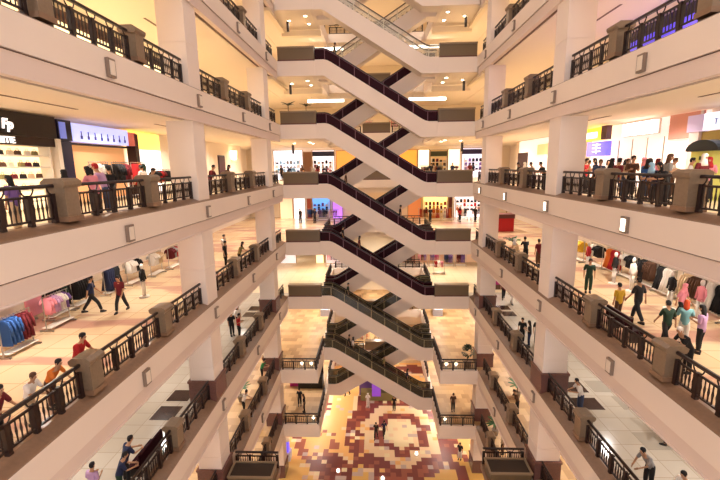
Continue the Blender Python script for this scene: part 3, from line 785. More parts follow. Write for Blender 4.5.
obj('body', MB().box(-.6, .6, -.5, .5, 0, .6), mat('bin_blue', '8f9cc0', .5), t); obj('rim', MB().box(-.64, .64, -.54, -.5, .55, .62).box(-.64, .64, .5, .54, .55, .62).box(-.64, -.6, -.5, .5, .55, .62).box(.6, .64, -.5, .5, .55, .62), STEEL, t)

# maroon benches behind the railings
def bench(x, y, z, label, rz=0):
    t = thing('bench', label, 'bench', (x, y, z), rz, 'maroon benches by the railings')
    obj('seat', MB().box(-.25, .25, -.8, .8, .38, .48), MAROON, t); obj('backrest', MB().box(.22, .3, -.8, .8, .48, .95), MAROON, t)
    for s in (-1, 1): obj('leg', MB().box(-.22, .22, s*.7-.05, s*.7+.05, 0, .38), IRON, t)
bench(9.4, 15.1, Z1, 'dark maroon bench behind right railing one storey below', PI)
bench(-9.35, 14.0, Z2, 'dark maroon bench behind left railing two storeys below')
bench(9.6, 11.0, Z2, 'dark maroon bench behind right railing two storeys below', PI)

# ------------------------------------------------------------------ eye-level shops
for s, nm in ((-1, 'left'), (1, 'right')):
    struct('wall_'+nm, MB().box(min(s*14.6, s*14.9), max(s*14.6, s*14.9), 3, 44, 0, 3.8), WALLP)
def side_box(mb, s, depth0, depth1, y0, y1, z0, z1):
    """box hugging the shop line x = s*13.7; depth measured back from it"""
    a, b = s*(13.7+depth0), s*(13.7+depth1); return mb.box(min(a, b), max(a, b), y0, y1, z0, z1)
def text(body, s, y, z, size, m, parent, depth=-.03, italic=0, bold=0):
    c = bpy.data.curves.new('lettering', 'FONT'); c.body = body; c.size = size; c.extrude = .012; c.shear = italic; c.offset = bold
    c.materials.append(m); q = bpy.data.objects.new('tmp', c); COL.objects.link(q); dg = bpy.context.evaluated_depsgraph_get(); dg.update()
    me = bpy.data.meshes.new_from_object(q.evaluated_get(dg)); bpy.data.objects.remove(q)
    o = link('lettering', me, parent)
    x = s*(13.7+depth)
    if s < 0: mw = Matrix(((0,0,1,x),(1,0,0,y),(0,1,0,z),(0,0,0,1)))
    else: mw = Matrix(((0,0,-1,x),(-1,0,0,y),(0,1,0,z),(0,0,0,1)))
    o.matrix_local = mw
    return o
WHITE_E = mat('sign_letter_white', 'fff6f0', .5, emit=1.6)
BLACKS = mat('sign_black', '0c0a0b', .35)
t = thing('shop_sign', 'black shop sign with white letters at left edge', 'sign')
obj('board', side_box(MB(), -1, 0, .25, 9.0, 17.3, 2.88, 3.75), BLACKS, t)
text('Fp', -1, 14.7, 3.1, .49, WHITE_E, t, italic=.15, bold=.02)
t = thing('shop_sign', 'narrow dark sign strip with small white letters above lit shelves', 'sign')
obj('board', side_box(MB(), -1, .05, .25, 9.0, 17.2, 2.52, 2.86), mat('sign_brown', '24110f', .4), t)
text('IIIIITIE', -1, 14.4, 2.58, .32, WHITE_E, t, depth=.02, bold=.008)
# long lit shelving
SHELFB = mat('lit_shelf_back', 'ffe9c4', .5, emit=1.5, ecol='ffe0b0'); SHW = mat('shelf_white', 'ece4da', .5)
t = thing('display_shelving', 'long brightly lit shelving under black sign', 'shelving')
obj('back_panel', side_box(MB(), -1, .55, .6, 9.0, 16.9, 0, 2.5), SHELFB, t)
for z in (.3, .75, 1.2, 1.65, 2.1): obj('shelf', side_box(MB(), -1, .1, .55, 9.0, 16.9, z, z+.05), SHW, t)
for y in (9.0, 16.85): obj('side_panel', side_box(MB(), -1, .05, .6, y, y+.05, 0, 2.5), SHW, t)
hb = MB().prism([(-.13, 0), (.13, 0), (.1, .17), (-.1, .17)], -.05, .05, 'x'); hb.tube([(0,-.06,.17),(0,-.05,.24),(0,.05,.24),(0,.06,.17)], .01, 5)
hbm = hb.mesh('handbag', SKIN)
for zi, z in enumerate((.8, 1.25, 1.7, 2.15)):
    for j in range(9):
        y = 13.2+j*.4+random.uniform(-.05, .05); c = ['brown', 'beige', 'black', 'maroon', 'khaki', 'cream'][(j*5+zi*2) % 6]
        o = link('handbag', hbm, None, (-14.0, y, z+.001)); recolour(o, cloth(c))
        tag(o, 'small %s bag on %s lit shelf, %s from left' % (c, ['lowest', 'second', 'third', 'top'][zi], ORD[j]), 'bag', 'bags on the lit shelves')
t = thing('shop_pillar', 'white door post at end of lit shelves', 'post'); obj('post', side_box(MB(), -1, -.05, .3, 17.2, 17.42, 0, 2.86), SHW, t)
t = thing('shop_pillar', 'dark navy post under small blue light box', 'post'); obj('post', side_box(MB(), -1, .0, .3, 17.5, 18.1, 0, 2.8), mat('post_navy', '221c3a', .4), t)
t = thing('light_box', 'small dark blue light box between shop signs', 'light box'); obj('case', side_box(MB(), -1, 0, .3, 17.42, 18.2, 2.82, 3.7), mat('box_navy', '141436', .4), t); obj('lit_face', side_box(MB(), -1, -.02, 0, 17.48, 17.85, 2.9, 3.6), mat('face_blue', '6a78c8', .4, emit=.7), t)
t = thing('shop_sign', 'long lavender blue lit sign with row of dark symbols', 'sign')
obj('lit_panel', side_box(MB(), -1, 0, .2, 18.25, 22.4, 2.82, 3.62), mat('panel_lavender', 'a9b4f4', .4, emit=1.0, ecol='b8c0ff'), t)
obj('end_panel', side_box(MB(), -1, 0, .2, 22.4, 23.2, 2.82, 3.55), mat('panel_red', 'c96a5c', .4, emit=.4), t)
for j in range(8):
    y = 18.8+j*.47; obj('symbol', MB().box(-13.71, -13.69, y-.07, y+.07, 2.95, 3.1).box(-13.71, -13.69, y-.03, y+.03, 3.1, 3.3), mat('symbol_blue', '3a3f8a', .5), t)
t = thing('shop_interior_panel', 'amber lit back panel of shop under lavender sign', 'lit panel'); obj('panel', side_box(MB(), -1, .7, .8, 18.2, 23.0, 0, 2.78), mat('panel_amber', 'd89a70', .5, emit=.5, ecol='ffb870'), t); obj('top_rail', side_box(MB(), -1, .3, .7, 18.2, 23.0, 2.7, 2.78), BLACKS, t)
t = thing('shop_pillar', 'dark post between lavender sign and yellow lit shop', 'post'); obj('post', side_box(MB(), -1, .0, .5, 23.0, 23.35, 0, 3.5), mat('post_dark', '2c1418', .4), t)
rack(-13.2, 19.0, 0, ['white', 'black'], 'coat', 'under left end of lavender sign', h=1.9)
rack(-13.2, 20.6, 0, ['black', 'maroon'], 'coat', 'under middle of lavender sign', h=1.9)
rack(-13.2, 22.2, 0, ['red', 'orange', 'dgreen'], 'dress', 'under red end of lavender sign', h=1.9)
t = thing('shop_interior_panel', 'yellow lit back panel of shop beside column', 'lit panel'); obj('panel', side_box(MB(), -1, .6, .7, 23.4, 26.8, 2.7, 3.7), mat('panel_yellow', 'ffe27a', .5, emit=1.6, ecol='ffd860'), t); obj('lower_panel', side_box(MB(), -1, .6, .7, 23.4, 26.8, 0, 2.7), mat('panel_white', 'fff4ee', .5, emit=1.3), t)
rack(-13.4, 24.6, 0, ['black', 'red', 'maroon'], 'shirt', 'in front of yellow lit panel', h=1.5)
rack(-13.4, 26.0, 0, ['black', 'white', 'maroon'], 'shirt', 'next to yellow lit shop', h=1.5)
t = thing('framed_picture', 'pale framed panel on wall beyond left column', 'framed panel'); obj('frame', side_box(MB(), -1, .82, .9, 29.0, 31.5, 1.9, 3.1), SHW, t); obj('picture', side_box(MB(), -1, .8, .82, 29.1, 31.4, 2.0, 3.0), mat('frame_grey', 'b9b0b8', .5), t)
t = thing('dark_poster', 'narrow dark red poster on lit wall beyond left column', 'poster'); obj('sheet', side_box(MB(), -1, .8, .9, 37.5, 39.0, .9, 2.6), mat('poster_dark', '53201e', .5), t); obj('frame', side_box(MB(), -1, .86, .92, 37.4, 39.1, .8, 2.7), BLACKS, t)
t = thing('wall_light', 'bright warm wall light beyond left column at eye level', 'wall light'); obj('shade', MB().loft([(-14.3, 41, 2.3, .2, .3), (-14.3, 41, 3.2, .3, .5)], 12), mat('lamp_warm', 'ffe8b8', .5, emit=4), t); obj('bracket', MB().box(-14.6, -14.3, 40.95, 41.05, 2.2, 2.3), STEEL, t)

# right shops
t = thing('shop_sign', 'yellow lit shop sign right of column', 'sign'); obj('lit_panel', side_box(MB(), 1, -.3, 0, 25.6, 28.2, 2.9, 3.65), mat('panel_yellow2', 'ffe23a', .4, emit=1.2, ecol='ffe640'), t); obj('glow_patch', side_box(MB(), 1, -.32, -.3, 26.0, 27.4, 3.05, 3.4), mat('panel_glow', 'fffbe0', .4, emit=2.5), t); obj('end_panel', side_box(MB(), 1, -.3, 0, 25.0, 25.6, 2.9, 3.7), mat('sign_maroon', '4c1626', .4), t)
t = thing('shop_sign', 'purple blue lit sign with white marks under yellow sign', 'sign'); obj('lit_panel', side_box(MB(), 1, -.2, 0, 24.9, 27.3, 1.95, 2.8), mat('panel_purple', '6a62d8', .4, emit=.9), t)
for z in (2.2, 2.4, 2.6): obj('white_bar', side_box(MB(), 1, -.22, -.2, 25.7, 26.6, z, z+.05), WHITE_E, t)
obj('white_bar', side_box(MB(), 1, -.22, -.2, 26.12, 26.18, 2.1, 2.7), WHITE_E, t)
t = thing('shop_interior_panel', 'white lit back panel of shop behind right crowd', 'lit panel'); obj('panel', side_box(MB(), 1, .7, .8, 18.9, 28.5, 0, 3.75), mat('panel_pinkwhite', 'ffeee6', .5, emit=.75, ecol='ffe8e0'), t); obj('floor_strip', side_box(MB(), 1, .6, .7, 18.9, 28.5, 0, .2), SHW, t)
t = thing('round_shop_sign', 'glowing white oval sign above right crowd', 'sign'); obj('lit_panel', side_box(MB(), 1, .2, .35, 21.6, 24.3, 3.0, 3.65), mat('panel_whiteglow', 'fffaf4', .4, emit=3), t); obj('frame', side_box(MB(), 1, .35, .45, 21.5, 24.4, 2.95, 3.7), STEEL, t)
t = thing('pink_wall_panel', 'salmon pink panel left of big white shop sign', 'wall panel'); obj('panel', side_box(MB(), 1, .5, .6, 18.95, 21.0, 2.6, 3.75), mat('panel_salmon', 'e8a898', .6), t); obj('edge_trim', side_box(MB(), 1, .45, .5, 18.95, 19.05, 2.5, 3.75), SHW, t)
for y in (20.2, 21.4, 22.6, 23.8):
    t = thing('hanging_banner_pole', 'slim grey pole in front of white shop, %s from camera' % ORD[int((y-20)/1.2)], 'pole', (13.5, y, 0)); obj('pole', MB().tube([(0,0,0),(0,0,2.75)], .03, 8), STEEL, t); obj('base', MB().loft([(0,0,0,.15,.15),(0,0,.03,.15,.15)], 12), STEEL, t)
t = thing('shop_sign', 'big white lit sign with blue letters at right edge', 'sign'); obj('lit_panel', side_box(MB(), 1, -.1, .15, 9, 18.1, 2.82, 3.5), mat('panel_bluewhite', 'e4e8ff', .4, emit=1.15, ecol='e6eaff'), t); obj('end_panel', side_box(MB(), 1, -.1, .15, 18.1, 19.0, 2.8, 3.5), mat('panel_lilac', 'c4b2d2', .4, emit=.4), t)
text('T I', 1, 17.55, 3.02, .34, mat('letters_blue', '8c9cd0', .5), t, depth=-.11)
t = thing('shop_pillar', 'white post beside olive shop front at right', 'post'); obj('post', side_box(MB(), 1, -.05, .25, 18.35, 18.9, 0, 2.8), mat('post_pinkwhite', 'f2dcd6', .4), t)
t = thing('shop_fascia_board', 'olive gold board under big white sign', 'board'); obj('board', side_box(MB(), 1, .05, .25, 9, 18.3, 2.25, 2.78), mat('board_olive', '9a7a2e', .4, emit=.25), t); obj('lower_edge', side_box(MB(), 1, .03, .25, 9, 18.3, 2.2, 2.25), BLACKS, t)  # plain shop fascia board, carries no lettering
t = thing('shop_interior_panel', 'grey green back panel of shop at right edge', 'lit panel'); obj('panel', side_box(MB(), 1, .7, .8, 9, 18.4, 0, 2.8), mat('panel_greygreen', '6f7a66', .6), t); obj('white_counter', side_box(MB(), 1, .3, .7, 14.0, 16.6, .6, 1.6), mat('counter_paleblue', 'd6e0f4', .4, emit=.6), t); obj('pink_shelf', side_box(MB(), 1, .4, .7, 14.0, 16.8, 1.65, 2.15), mat('shelf_pink', 'c77a78', .5), t)
t = thing('display_kiosk', 'yellow green kiosk with dark arched hood at right edge', 'kiosk', (13.3, 17.2, 0)); obj('body', MB().box(-.3, .3, -.55, .55, 0, 1.95), mat('kiosk_lime', 'c3bb5c', .5, emit=.2), t)
m = MB(); P_ = [(.85*math.cos(a), 1.95+.45*math.sin(a)) for a in [PI*i/10 for i in range(11)]]; m.prism(P_, -.35, .35, 'x'); obj('hood', m, mat('hood_dark', '1f2626', .4), t); obj('badge', MB().box(-.31, -.3, -.2, .1, 1.6, 1.75), mat('badge_green', '3b4a22', .5), t)
# shop behind the far part of the right gallery
t = thing('shop_interior_panel', 'white lit panel of far shop left of right column', 'lit panel'); obj('panel', side_box(MB(), 1, .7, .8, 30.5, 42.5, 0, 3.7), mat('panel_pinkwhite', 'ffeee6', .5), t); obj('dark_doorway', side_box(MB(), 1, .6, .7, 40.0, 42.5, 0, 2.6), mat('doorway_brown', '3a1c18', .6), t); obj('blue_poster', side_box(MB(), 1, .55, .7, 31.0, 33.2, 2.0, 3.2), mat('poster_blue', '8fb4e6', .5, emit=.6), t); obj('yellow_poster', side_box(MB(), 1, .55, .7, 34.2, 37.5, 2.3, 3.2), mat('poster_cream', 'f2d49a', .5, emit=.5), t)

# ------------------------------------------------------------------ shops along the far end
def far_panel(x0, x1, z0, z1, col, e, label, y=51.6, nm='shop_interior_panel', cat='lit panel', head=None):
    t = thing(nm, label, cat); obj('panel', MB().box(x0, x1, y, y+.15, z0, z1), mat('far_%s_%s' % (col, e), col, .5, emit=e), t)
    obj('frame', MB().box(x0-.08, x0, y-.05, y+.15, z0, z1).box(x1, x1+.08, y-.05, y+.15, z0, z1).box(x0-.08, x1+.08, y-.05, y+.15, z1, z1+.08), mat('frame_tan', 'b08a60', .5), t)
    if head: obj('header', MB().box(x0, x1, y-.1, y, z1-.7, z1-.1), mat('head_'+head, head, .5), t)
    return t
e0 = 'at far left of eye level storey'; e1 = 'at far right of eye level storey'
far_panel(-12.9, -9.3, 0, 3.55, 'fdf6ff', 1.6, 'white lit shop front '+e0)
far_panel(-9.1, -8.2, 0, 3.3, '9a6a48', 0, 'brown panel '+e0, nm='wall_panel_board', cat='wall panel')
far_panel(-8.0, -5.3, 0, 3.5, 'fff2ee', 1.4, 'pinkish white lit shop front with dark header '+e0, head='2c2c4a')
far_panel(-5.0, -2.6, 0, 3.4, 'f0a850', .7, 'orange lit shop front '+e0)
far_panel(2.8, 5.0, 0, 3.4, 'f4a440', .9, 'orange lit shop front '+e1)
far_panel(5.2, 6.5, 0, 3.4, 'fff0c8', 1.6, 'cream lit shop front '+e1)
far_panel(6.7, 8.7, 0, 3.3, 'd8b070', .5, 'shop front with dark green header '+e1, head='4a4a24')
far_panel(8.9, 10.3, 0, 3.4, 'fff2cc', 1.5, 'pale yellow lit shop front '+e1)
far_panel(10.6, 13.6, 0, 3.5, 'f6ecff', 1.2, 'lilac white lit shop front with dark header '+e1, head='3a2c5a')
f1 = 'at far left one storey below'; f2 = 'at far right one storey below'
far_panel(-12.4, -10.8, Z1, -1.6, 'f4d8b0', .6, 'cream lit panel '+f1); far_panel(-10.6, -9.2, Z1, -1.5, 'fff6f6', 1.6, 'tall white lit panel '+f1)
far_panel(-8.9, -8.4, Z1, -1.5, 'a44a34', .2, 'narrow red brown panel '+f1); far_panel(-8.2, -6.0, Z1+.9, -1.6, '6aa8f0', 1.2, 'blue lit display '+f1); far_panel(-5.6, -4.4, Z1, -1.8, 'b878f0', 1.2, 'violet lit display '+f1)
far_panel(4.0, 5.6, Z1, -1.6, 'd8844a', .5, 'orange brown panel '+f2); far_panel(5.9, 8.9, Z1+1, -1.5, 'ffe48a', 1.5, 'yellow lit panel '+f2); far_panel(9.1, 9.5, Z1, -1.5, '6a2a22', 0, 'narrow dark red pillar '+f2); far_panel(9.8, 13.6, Z1, -1.5, 'fff2f0', 1.3, 'white lit panel '+f2)
h1 = 'at far left two storeys below'; h2 = 'at far right two storeys below'
far_panel(-12.5, -9.9, Z2, -6.6, 'f8f2f6', .6, 'white wall panel '+h1, y=47.8); far_panel(-9.6, -8.8, Z2+1.2, -7.2, '6a1a20', 0, 'left dark red framed poster '+h1, y=47.8, nm='framed_poster', cat='poster'); far_panel(-8.5, -7.7, Z2+1.2, -7.2, '5a1420', 0, 'right dark red framed poster '+h1, y=47.8, nm='framed_poster', cat='poster')
far_panel(-7.4, -6.5, Z2, -7.0, 'ffe2b0', 1.2, 'cream lit doorway '+h1, y=47.8); far_panel(-6.2, -3.6, Z2, -6.8, 'f4dcd8', .7, 'pinkish shop front '+h1, y=47.8)
far_panel(3.0, 8.5, Z2, -6.6, 'c89a78', .2, 'tan shop back wall '+h2, y=47.8); far_panel(8.8, 13.6, Z2, -6.6, 'e8c4a0', .2, 'pale tan wall panel '+h2, y=47.8)
boxm = {}
def far_goods(x0, x1, z, y, where, cols, zs=(.9, 1.4, 1.9)):
    t = thing('display_shelving', 'open white display shelves %s' % where, 'shelving', ((x0+x1)/2, y, z)); w = (x1-x0)/2
    for h in zs: obj('shelf', MB().box(-w, w, -.2, .2, h-.05, h), SHW, t)
    for q in (-w-.05, w): obj('side_panel', MB().box(q, q+.05, -.2, .2, 0, zs[-1]+.5), SHW, t)
    rnd = random.Random(int(x0*10)+int(z)); n = max(3, int((x1-x0)/.42))
    for ih, h in enumerate(zs):
        for i in range(n):
            c = rnd.choice(cols); sz = rnd.choice(('tall', 'low'))
            if sz not in boxm:
                hh = {'tall': .4, 'low': .24}[sz]
                boxm[sz] = MB().prism([(-.14, 0), (.14, 0), (.14, hh*.8), (.1, hh), (-.1, hh), (-.14, hh*.8)], -.12, .12, 'y').mesh('product_carton_'+sz, SKIN)
            o = link('product_carton', boxm[sz], None, (x0+(x1-x0)*(i+.5)/n, y, z+h+.002)); recolour(o, cloth(c))
            tag(o, '%s %s carton on %s shelf %s' % (sz, c, ('lowest', 'middle', 'top')[ih], where), 'carton', '%s %s cartons on %s shelf %s' % (sz, c, ('lowest', 'middle', 'top')[ih], where))
far_goods(-12.6, -9.6, 0, 51.2, 'in white shop at far left, eye level storey', ['navy', 'skyblue', 'blue', 'grey', 'white'])
far_goods(-7.9, -5.5, 0, 51.2, 'under dark header at far left, eye level storey', ['maroon', 'pink', 'white', 'black'])
far_goods(6.8, 8.6, 0, 51.2, 'under green header at far right, eye level storey', ['black', 'maroon', 'brown', 'beige'])
far_goods(10.8, 13.4, 0, 51.2, 'in lilac white shop at far right, eye level storey', ['navy', 'purple', 'white', 'black'])
far_goods(-8.1, -6.1, Z1, 51.2, 'below blue display at far left, one storey below', ['navy', 'blue', 'white', 'purple'], (.6, 1.1, 1.6))
far_goods(9.9, 13.4, Z1, 51.2, 'in white shop at far right, one storey below', ['navy', 'red', 'black', 'white', 'orange'])
far_goods(6.0, 8.8, Z1, 51.2, 'below yellow panel at far right, one storey below', ['red', 'orange', 'yellow', 'maroon'], (.6, 1.1, 1.6))
for x, z, c, hh, lb in ((-11.0, 0, 'black', 'short', 'person in black before white shop at far left, eye level storey'), (-8.6, 0, 'brown', 'long', 'person in brown beside brown panel at far left, eye level storey'), (-6.8, 0, 'maroon', 'scarf', 'person in maroon near rear escalator at far left, eye level storey'),
        (6.2, 0, 'black', 'short', 'person in black near rear escalator at far right, eye level storey'), (8.6, 0, 'navy', 'short', 'person in navy before pale yellow shop at far right, eye level storey'), (10.6, 0, 'maroon', 'long', 'person in maroon before lilac shop at far right, eye level storey'),
        (-9.0, Z1, 'black', 'short', 'person in black by red brown panel at far left, one storey below'), (-7.3, Z1, 'navy', 'long', 'person in navy before blue display at far left, one storey below'), (6.2, Z1, 'black', 'short', 'person in black before yellow panel at far right, one storey below'), (9.6, Z1, 'red', 'scarf', 'person in red by dark red pillar at far right, one storey below'), (11.4, Z1, 'black', 'long', 'person in black before white shop at far right, one storey below')):
    person('stand', (x, 47.2, z), R(150 if x < 0 else 200), c, 'black', lb, hh)
# lit shop fronts glimpsed through the railings one storey above
t = thing('shop_interior_panel', 'violet blue lit shop front behind upper right railing', 'lit panel'); obj('panel', side_box(MB(), 1, .5, .6, 16.8, 26.0, 5.02, 8.6), mat('panel_violet', '5a4ae0', .4, emit=.9), t); obj('white_bar', side_box(MB(), 1, .46, .5, 16.8, 26.0, 6.9, 7.05), WHITE_E, t); obj('header', side_box(MB(), 1, .45, .6, 16.8, 26.0, 8.1, 8.6), mat('head_3a2c5a2', '2c2450', .5), t)
t = thing('shop_interior_panel', 'cream lit shop front behind upper left railing', 'lit panel'); obj('panel', side_box(MB(), -1, .5, .6, 15.5, 28.0, 5.02, 8.6), mat('panel_creamlit', 'fff0c0', .4, emit=1.0), t); obj('header', side_box(MB(), -1, .45, .6, 15.5, 28.0, 8.1, 8.6), mat('head_brown2', '5a3a28', .5), t)
wl = {0: 'on far shop floor at eye level', Z1: 'on far shop floor one storey below', Z2: 'on far shop floor two storeys below', Z3: 'three storeys below', Z4: 'four storeys below', H: 'one storey above'}
for i, (x, y, z, c, kd, w_) in enumerate(((-11.8, 49.5, 0, ['navy', 'skyblue', 'white'], 'shirt', 'at far left end'), (-10.3, 49.5, 0, ['skyblue', 'navy'], 'shirt', 'second from far left'), (-7.4, 49.5, 0, ['maroon', 'white'], 'coat', 'under dark header'), (-6.0, 49.5, 0, ['pink', 'navy'], 'shirt', 'left of rear escalator'),
        (5.8, 49.5, 0, ['black', 'maroon'], 'coat', 'right of rear escalator'), (7.4, 49.5, 0, ['black', 'navy', 'maroon'], 'coat', 'under green header'), (9.3, 49.5, 0, ['maroon', 'brown', 'white'], 'shirt', 'by pale yellow front'), (11.2, 49.5, 0, ['navy', 'lilac'], 'shirt', 'at far right end'),
        (-8.0, 49.0, Z1, ['navy', 'blue'], 'coat', 'below blue display'), (-6.6, 49.0, Z1, ['navy', 'purple'], 'coat', 'between blue and violet displays'), (-5.2, 48.0, Z1, ['maroon', 'lilac'], 'shirt', 'by violet display'), (5.6, 48.5, Z1, ['maroon', 'red'], 'coat', 'by orange panel'),
        (7.0, 48.5, Z1, ['red', 'orange'], 'dress', 'below yellow panel'), (8.4, 48.5, Z1, ['orange', 'red', 'white'], 'dress', 'right of yellow panel'), (10.2, 48.5, Z1, ['black', 'white', 'red'], 'coat', 'before white panel'), (11.8, 48.5, Z1, ['navy', 'white', 'black'], 'shirt', 'at far right end'),
        (3.9, 45.9, Z2, ['maroon', 'black'], 'coat', 'right of rear escalator'), (5.2, 45.9, Z2, ['purple', 'maroon', 'pink'], 'shirt', 'second from escalator'), (6.6, 45.9, Z2, ['magenta', 'purple'], 'shirt', 'third from escalator'), (8.2, 45.9, Z2, ['purple', 'navy'], 'coat', 'fourth from escalator'), (9.6, 45.9, Z2, ['purple', 'maroon'], 'coat', 'at far right end'),
        (6.6, 42.6, Z2, ['pink', 'white', 'red'], 'shirt', 'nearest on tan floor'), (-5.4, 46.2, Z2, ['maroon', 'pink'], 'shirt', 'left of rear escalator'), (-1.6, 46.4, Z4, ['red', 'white', 'pink'], 'shirt', 'at left on far bridge'), (0.2, 46.4, Z4, ['red', 'black', 'white'], 'shirt', 'at middle of far bridge'), (2.0, 46.4, Z4, ['pink', 'maroon', 'white'], 'shirt', 'at right on far bridge'), (-2.4, 46.4, Z3, ['brown', 'orange'], 'coat', 'at left on far bridge'), (1.6, 46.4, Z3, ['brown', 'khaki', 'orange'], 'coat', 'at right on far bridge'), (-1.0, 46.4, H, ['magenta', 'pink'], 'shirt', 'at left on far bridge'), (1.9, 46.4, H, ['magenta', 'red'], 'shirt', 'at right on far bridge'))):
    rack(x, y, z, c, kd, w_+' '+wl[z], rz=PI/2, L=1.2, h=1.5, n=6)

# ------------------------------------------------------------------ kiosks, plants, lower storeys
def kiosk(loc, c1, label, e=.5):
    t = thing('display_kiosk', label, 'kiosk', loc); obj('base', MB().box(-.5, .5, -.4, .4, 0, .8), mat('kiosk_base', 'e8e4f0', .4), t)
    obj('lit_tower', MB().box(-.32, .32, -.25, .25, .8, 1.9), mat('kiosk_'+c1, c1, .4, emit=e), t); obj('top', MB().box(-.4, .4, -.3, .3, 1.9, 1.98), SHW, t)
kiosk((-5.9, 43.4, Z3), 'c8c8f8', 'white and pale blue kiosk on left landing three storeys below')
kiosk((6.7, 43.4, Z3), 'e4e4ff', 'white and pale blue kiosk on right landing three storeys below')
kiosk((-8.6, 33.0, ZG), '6a58e8', 'violet lit kiosk on ground floor under left landing', 1.2)
t = thing('stage_booth', 'purple booth with white canopy at far end of mosaic floor', 'booth', (.0, 43.0, ZG))
obj('counter', MB().box(-2.0, 2.0, -.5, .5, 0, 1.0), cloth('khaki'), t); obj('banner', MB().box(-.7, .3, -.6, -.55, .6, 2.4), mat('banner_purple', '8a4ac8', .5, emit=.5), t); obj('backdrop', MB().box(-2.2, 2.2, .6, .7, 0, 2.6), cloth('purple'), t); obj('canopy', MB().prism([(-2.4, 2.6), (2.4, 2.6), (0, 3.3)], -.7, .8, 'y'), SHW, t)
t = thing('dark_stall', 'dark stall with magenta banner on left landing four storeys below', 'stall', (-6.9, 37.0, Z4))
obj('counter', MB().box(-1.0, 1.4, -.5, .5, 0, 1.2), BLACKS, t); obj('back', MB().box(-1.0, 1.4, .5, .6, 0, 2.4), BLACKS, t); obj('banner', MB().box(-1.9, -1.1, -.1, 0, 0, 2.3), cloth('magenta'), t)
for i, (x, y) in enumerate(((-2.6, 29.6), (0.3, 30.6), (2.4, 29.4), (3.5, 33.7), (-3.6, 31.4))):
    t = thing('mosaic_floor_lamp', 'small round white glowing dot on mosaic floor, %s from left' % ORD[[1, 2, 3, 4, 0][i]], 'floor light', (x, y, ZG), 0, 'round glowing dots on the mosaic floor'); obj('lens', MB().loft([(0,0,.1,.14,.14),(0,0,.28,.1,.1),(0,0,.32,.04,.04)], 12), mat('floor_dot_glow', 'fff6ee', .4, emit=5), t); obj('base', MB().loft([(0,0,0,.2,.2),(0,0,.1,.18,.18)], 12), STEEL, t)  # small glowing domes on round steel bases
LEAF = mat('leaf_green', '2f5a2a', .5, noise=.3, nscale=8); LEAFD = mat('leaf_dark', '26331c', .5)
def plant(loc, kind, label, s=1.0, m=None, pot=True):
    t = thing('potted_plant', label, 'plant', loc); t.scale = (s, s, s); f = MB(); rnd = random.Random(hash(label) % 1000 if False else len(label))
    if pot: obj('pot', MB().loft([(0,0,0,.2,.2),(0,0,.45,.28,.28),(0,0,.5,.3,.3)], 14), PEDST, t)
    z0 = .5 if pot else 0
    obj('stem', MB().tube([(0,0,z0-.05),(0,0,z0+.5)], .035, 6), mat('bark', '5a4028', .8), t)
    if kind == 'palm':
        for i in range(16):
            a = i*2.4; l = rnd.uniform(.6, .95); el = rnd.uniform(.5, 1.2); b = len(f.v)
            P = [Vector((math.cos(a)*l*u*math.cos(el*(1-u*.7)), math.sin(a)*l*u*math.cos(el*(1-u*.7)), z0+.5+l*(u*math.sin(el)-.45*u*u))) for u in (0, .3, .6, .85, 1)]
            sd = Vector((-math.sin(a), math.cos(a), 0)); wd = (.02, .1, .11, .07, .005)
            for p, w_ in zip(P, wd): f.v += [tuple(p-sd*w_), tuple(p+Vector((0,0,.03))), tuple(p+sd*w_)]
            for q in range(4):
                f.face(b+q*3, b+q*3+1, b+q*3+4, b+q*3+3); f.face(b+q*3+1, b+q*3+2, b+q*3+5, b+q*3+4)
    else:
        for i in range(170):
            v = Vector((rnd.gauss(0, 1), rnd.gauss(0, 1), rnd.gauss(0, 1))).normalized()*rnd.uniform(.3, .45); c = Vector((0, 0, z0+.75))+v
            a = v.cross(Vector((0, 0, 1))).normalized()*.07; d = (v.normalized()+Vector((0,0,.4))).normalized()*.14; b = len(f.v)
            f.v += [tuple(c-d*.3), tuple(c+a+d*.3), tuple(c+d), tuple(c-a+d*.3)]; f.face(b, b+1, b+2, b+3)
    obj('foliage', f, m or LEAF, t)
plant((7.4, 31.6, Z3), 'ball', 'round dark green potted shrub on right landing three storeys below', 1.1, LEAFD)
plant((9.4, 29.8, Z4), 'palm', 'green potted palm on right gallery four storeys below', 1.0)
plant((9.9, 27.0, Z3), 'palm', 'green potted palm behind right railing three storeys below', .9)
plant((-9.9, 26.3, Z3), 'palm', 'green potted palm behind left railing three storeys below', .9)
plant((-11.8, 31.9, Z4), 'palm', 'green potted palm on left gallery four storeys below', 1.1)
plant((-7.4, YF+.3, H+1.17), 'palm', 'dark leafy plant on left planter one storey above', .8, LEAFD, False)
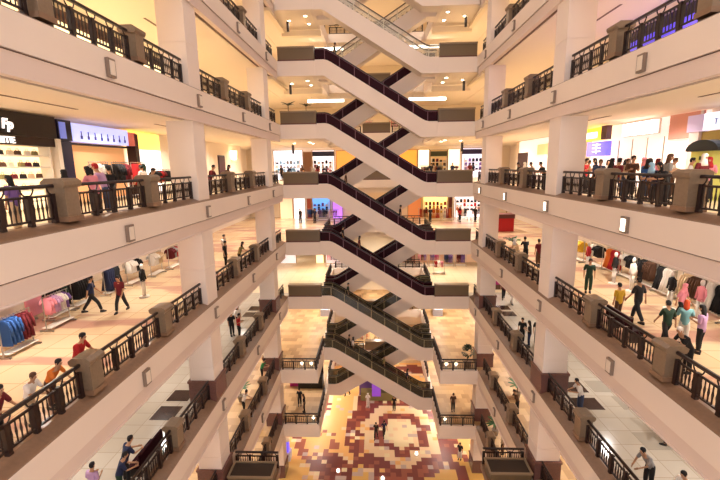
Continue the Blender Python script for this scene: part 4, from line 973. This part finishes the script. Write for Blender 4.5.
plant((-5.9, YF+.3, H+1.17), 'palm', 'smaller dark plant on left planter one storey above', .6, LEAFD, False)
plant((9.9, 29.6, Z1), 'palm', 'green potted plant behind far right railing one storey below', .9)
# lit square lamps on the lower landing fronts
for k in (-3, -4):
    for s in (-1, 1):
        for j, x in enumerate((5.6, 6.4)):
            if k == -4 and j: continue
            t = thing('landing_lamp', 'small lit lamp behind %s landing railing %s, %s from void' % (SIDE[s], LV[k], ORD[j]), 'lamp', (s*x, YLOW+.5, H*k), 0, 'lit lamps on the lower landings'); obj('base', MB().box(-.1, .1, -.1, .1, 0, .25), STEEL, t); obj('globe', MB().loft([(0,0,.25,.06,.06),(0,0,.33,.13,.13),(0,0,.45,.13,.13),(0,0,.52,.05,.05)], 12), mat('globe_lit', 'fff0d0', .4, emit=4), t)
# ------------------------------------------------------------------ lights
def spot(x, y, z, e, col, size=2.7, r=.12):
    l = bpy.data.lights.new('ceiling_spot', 'SPOT'); l.energy = e; l.color = col; l.spot_size = size; l.spot_blend = .8; l.shadow_soft_size = r
    o = bpy.data.objects.new('ceiling_spot', l); COL.objects.link(o); o.location = (x, y, z)
WARM = (1, .91, .80); NEUT = (1, .95, .90)
for k in range(-5, 4):
    zc = H*(k+1)-1.28
    for s in (-1, 1):
        c = WARM if k >= -1 else NEUT; en = {-2: 620, -1: 800, 0: 850}.get(k, 1000)
        for y in (6, 13, 20, 27, 34, 41, 48):
            spot(s*12.2, y, zc, en, c)
    spot(0, 49, H*(k+1)-1.5, 1100, WARM)
    for s in (-1, 1): spot(s*6.6, 43, H*(k+1)-1.5, 1000, WARM); spot(s*6.5, 37.3, H*(k+1)-1.3, 500, WARM)
w = bpy.data.worlds.new('world'); SC.world = w; w.use_nodes = True
bg = w.node_tree.nodes['Background']; bg.inputs['Color'].default_value = (1, .91, .90, 1); bg.inputs['Strength'].default_value = 1.4
SC.view_settings.view_transform = 'Standard'; SC.view_settings.look = 'None'; SC.view_settings.gamma = 1
SC.view_settings.exposure = 0.0
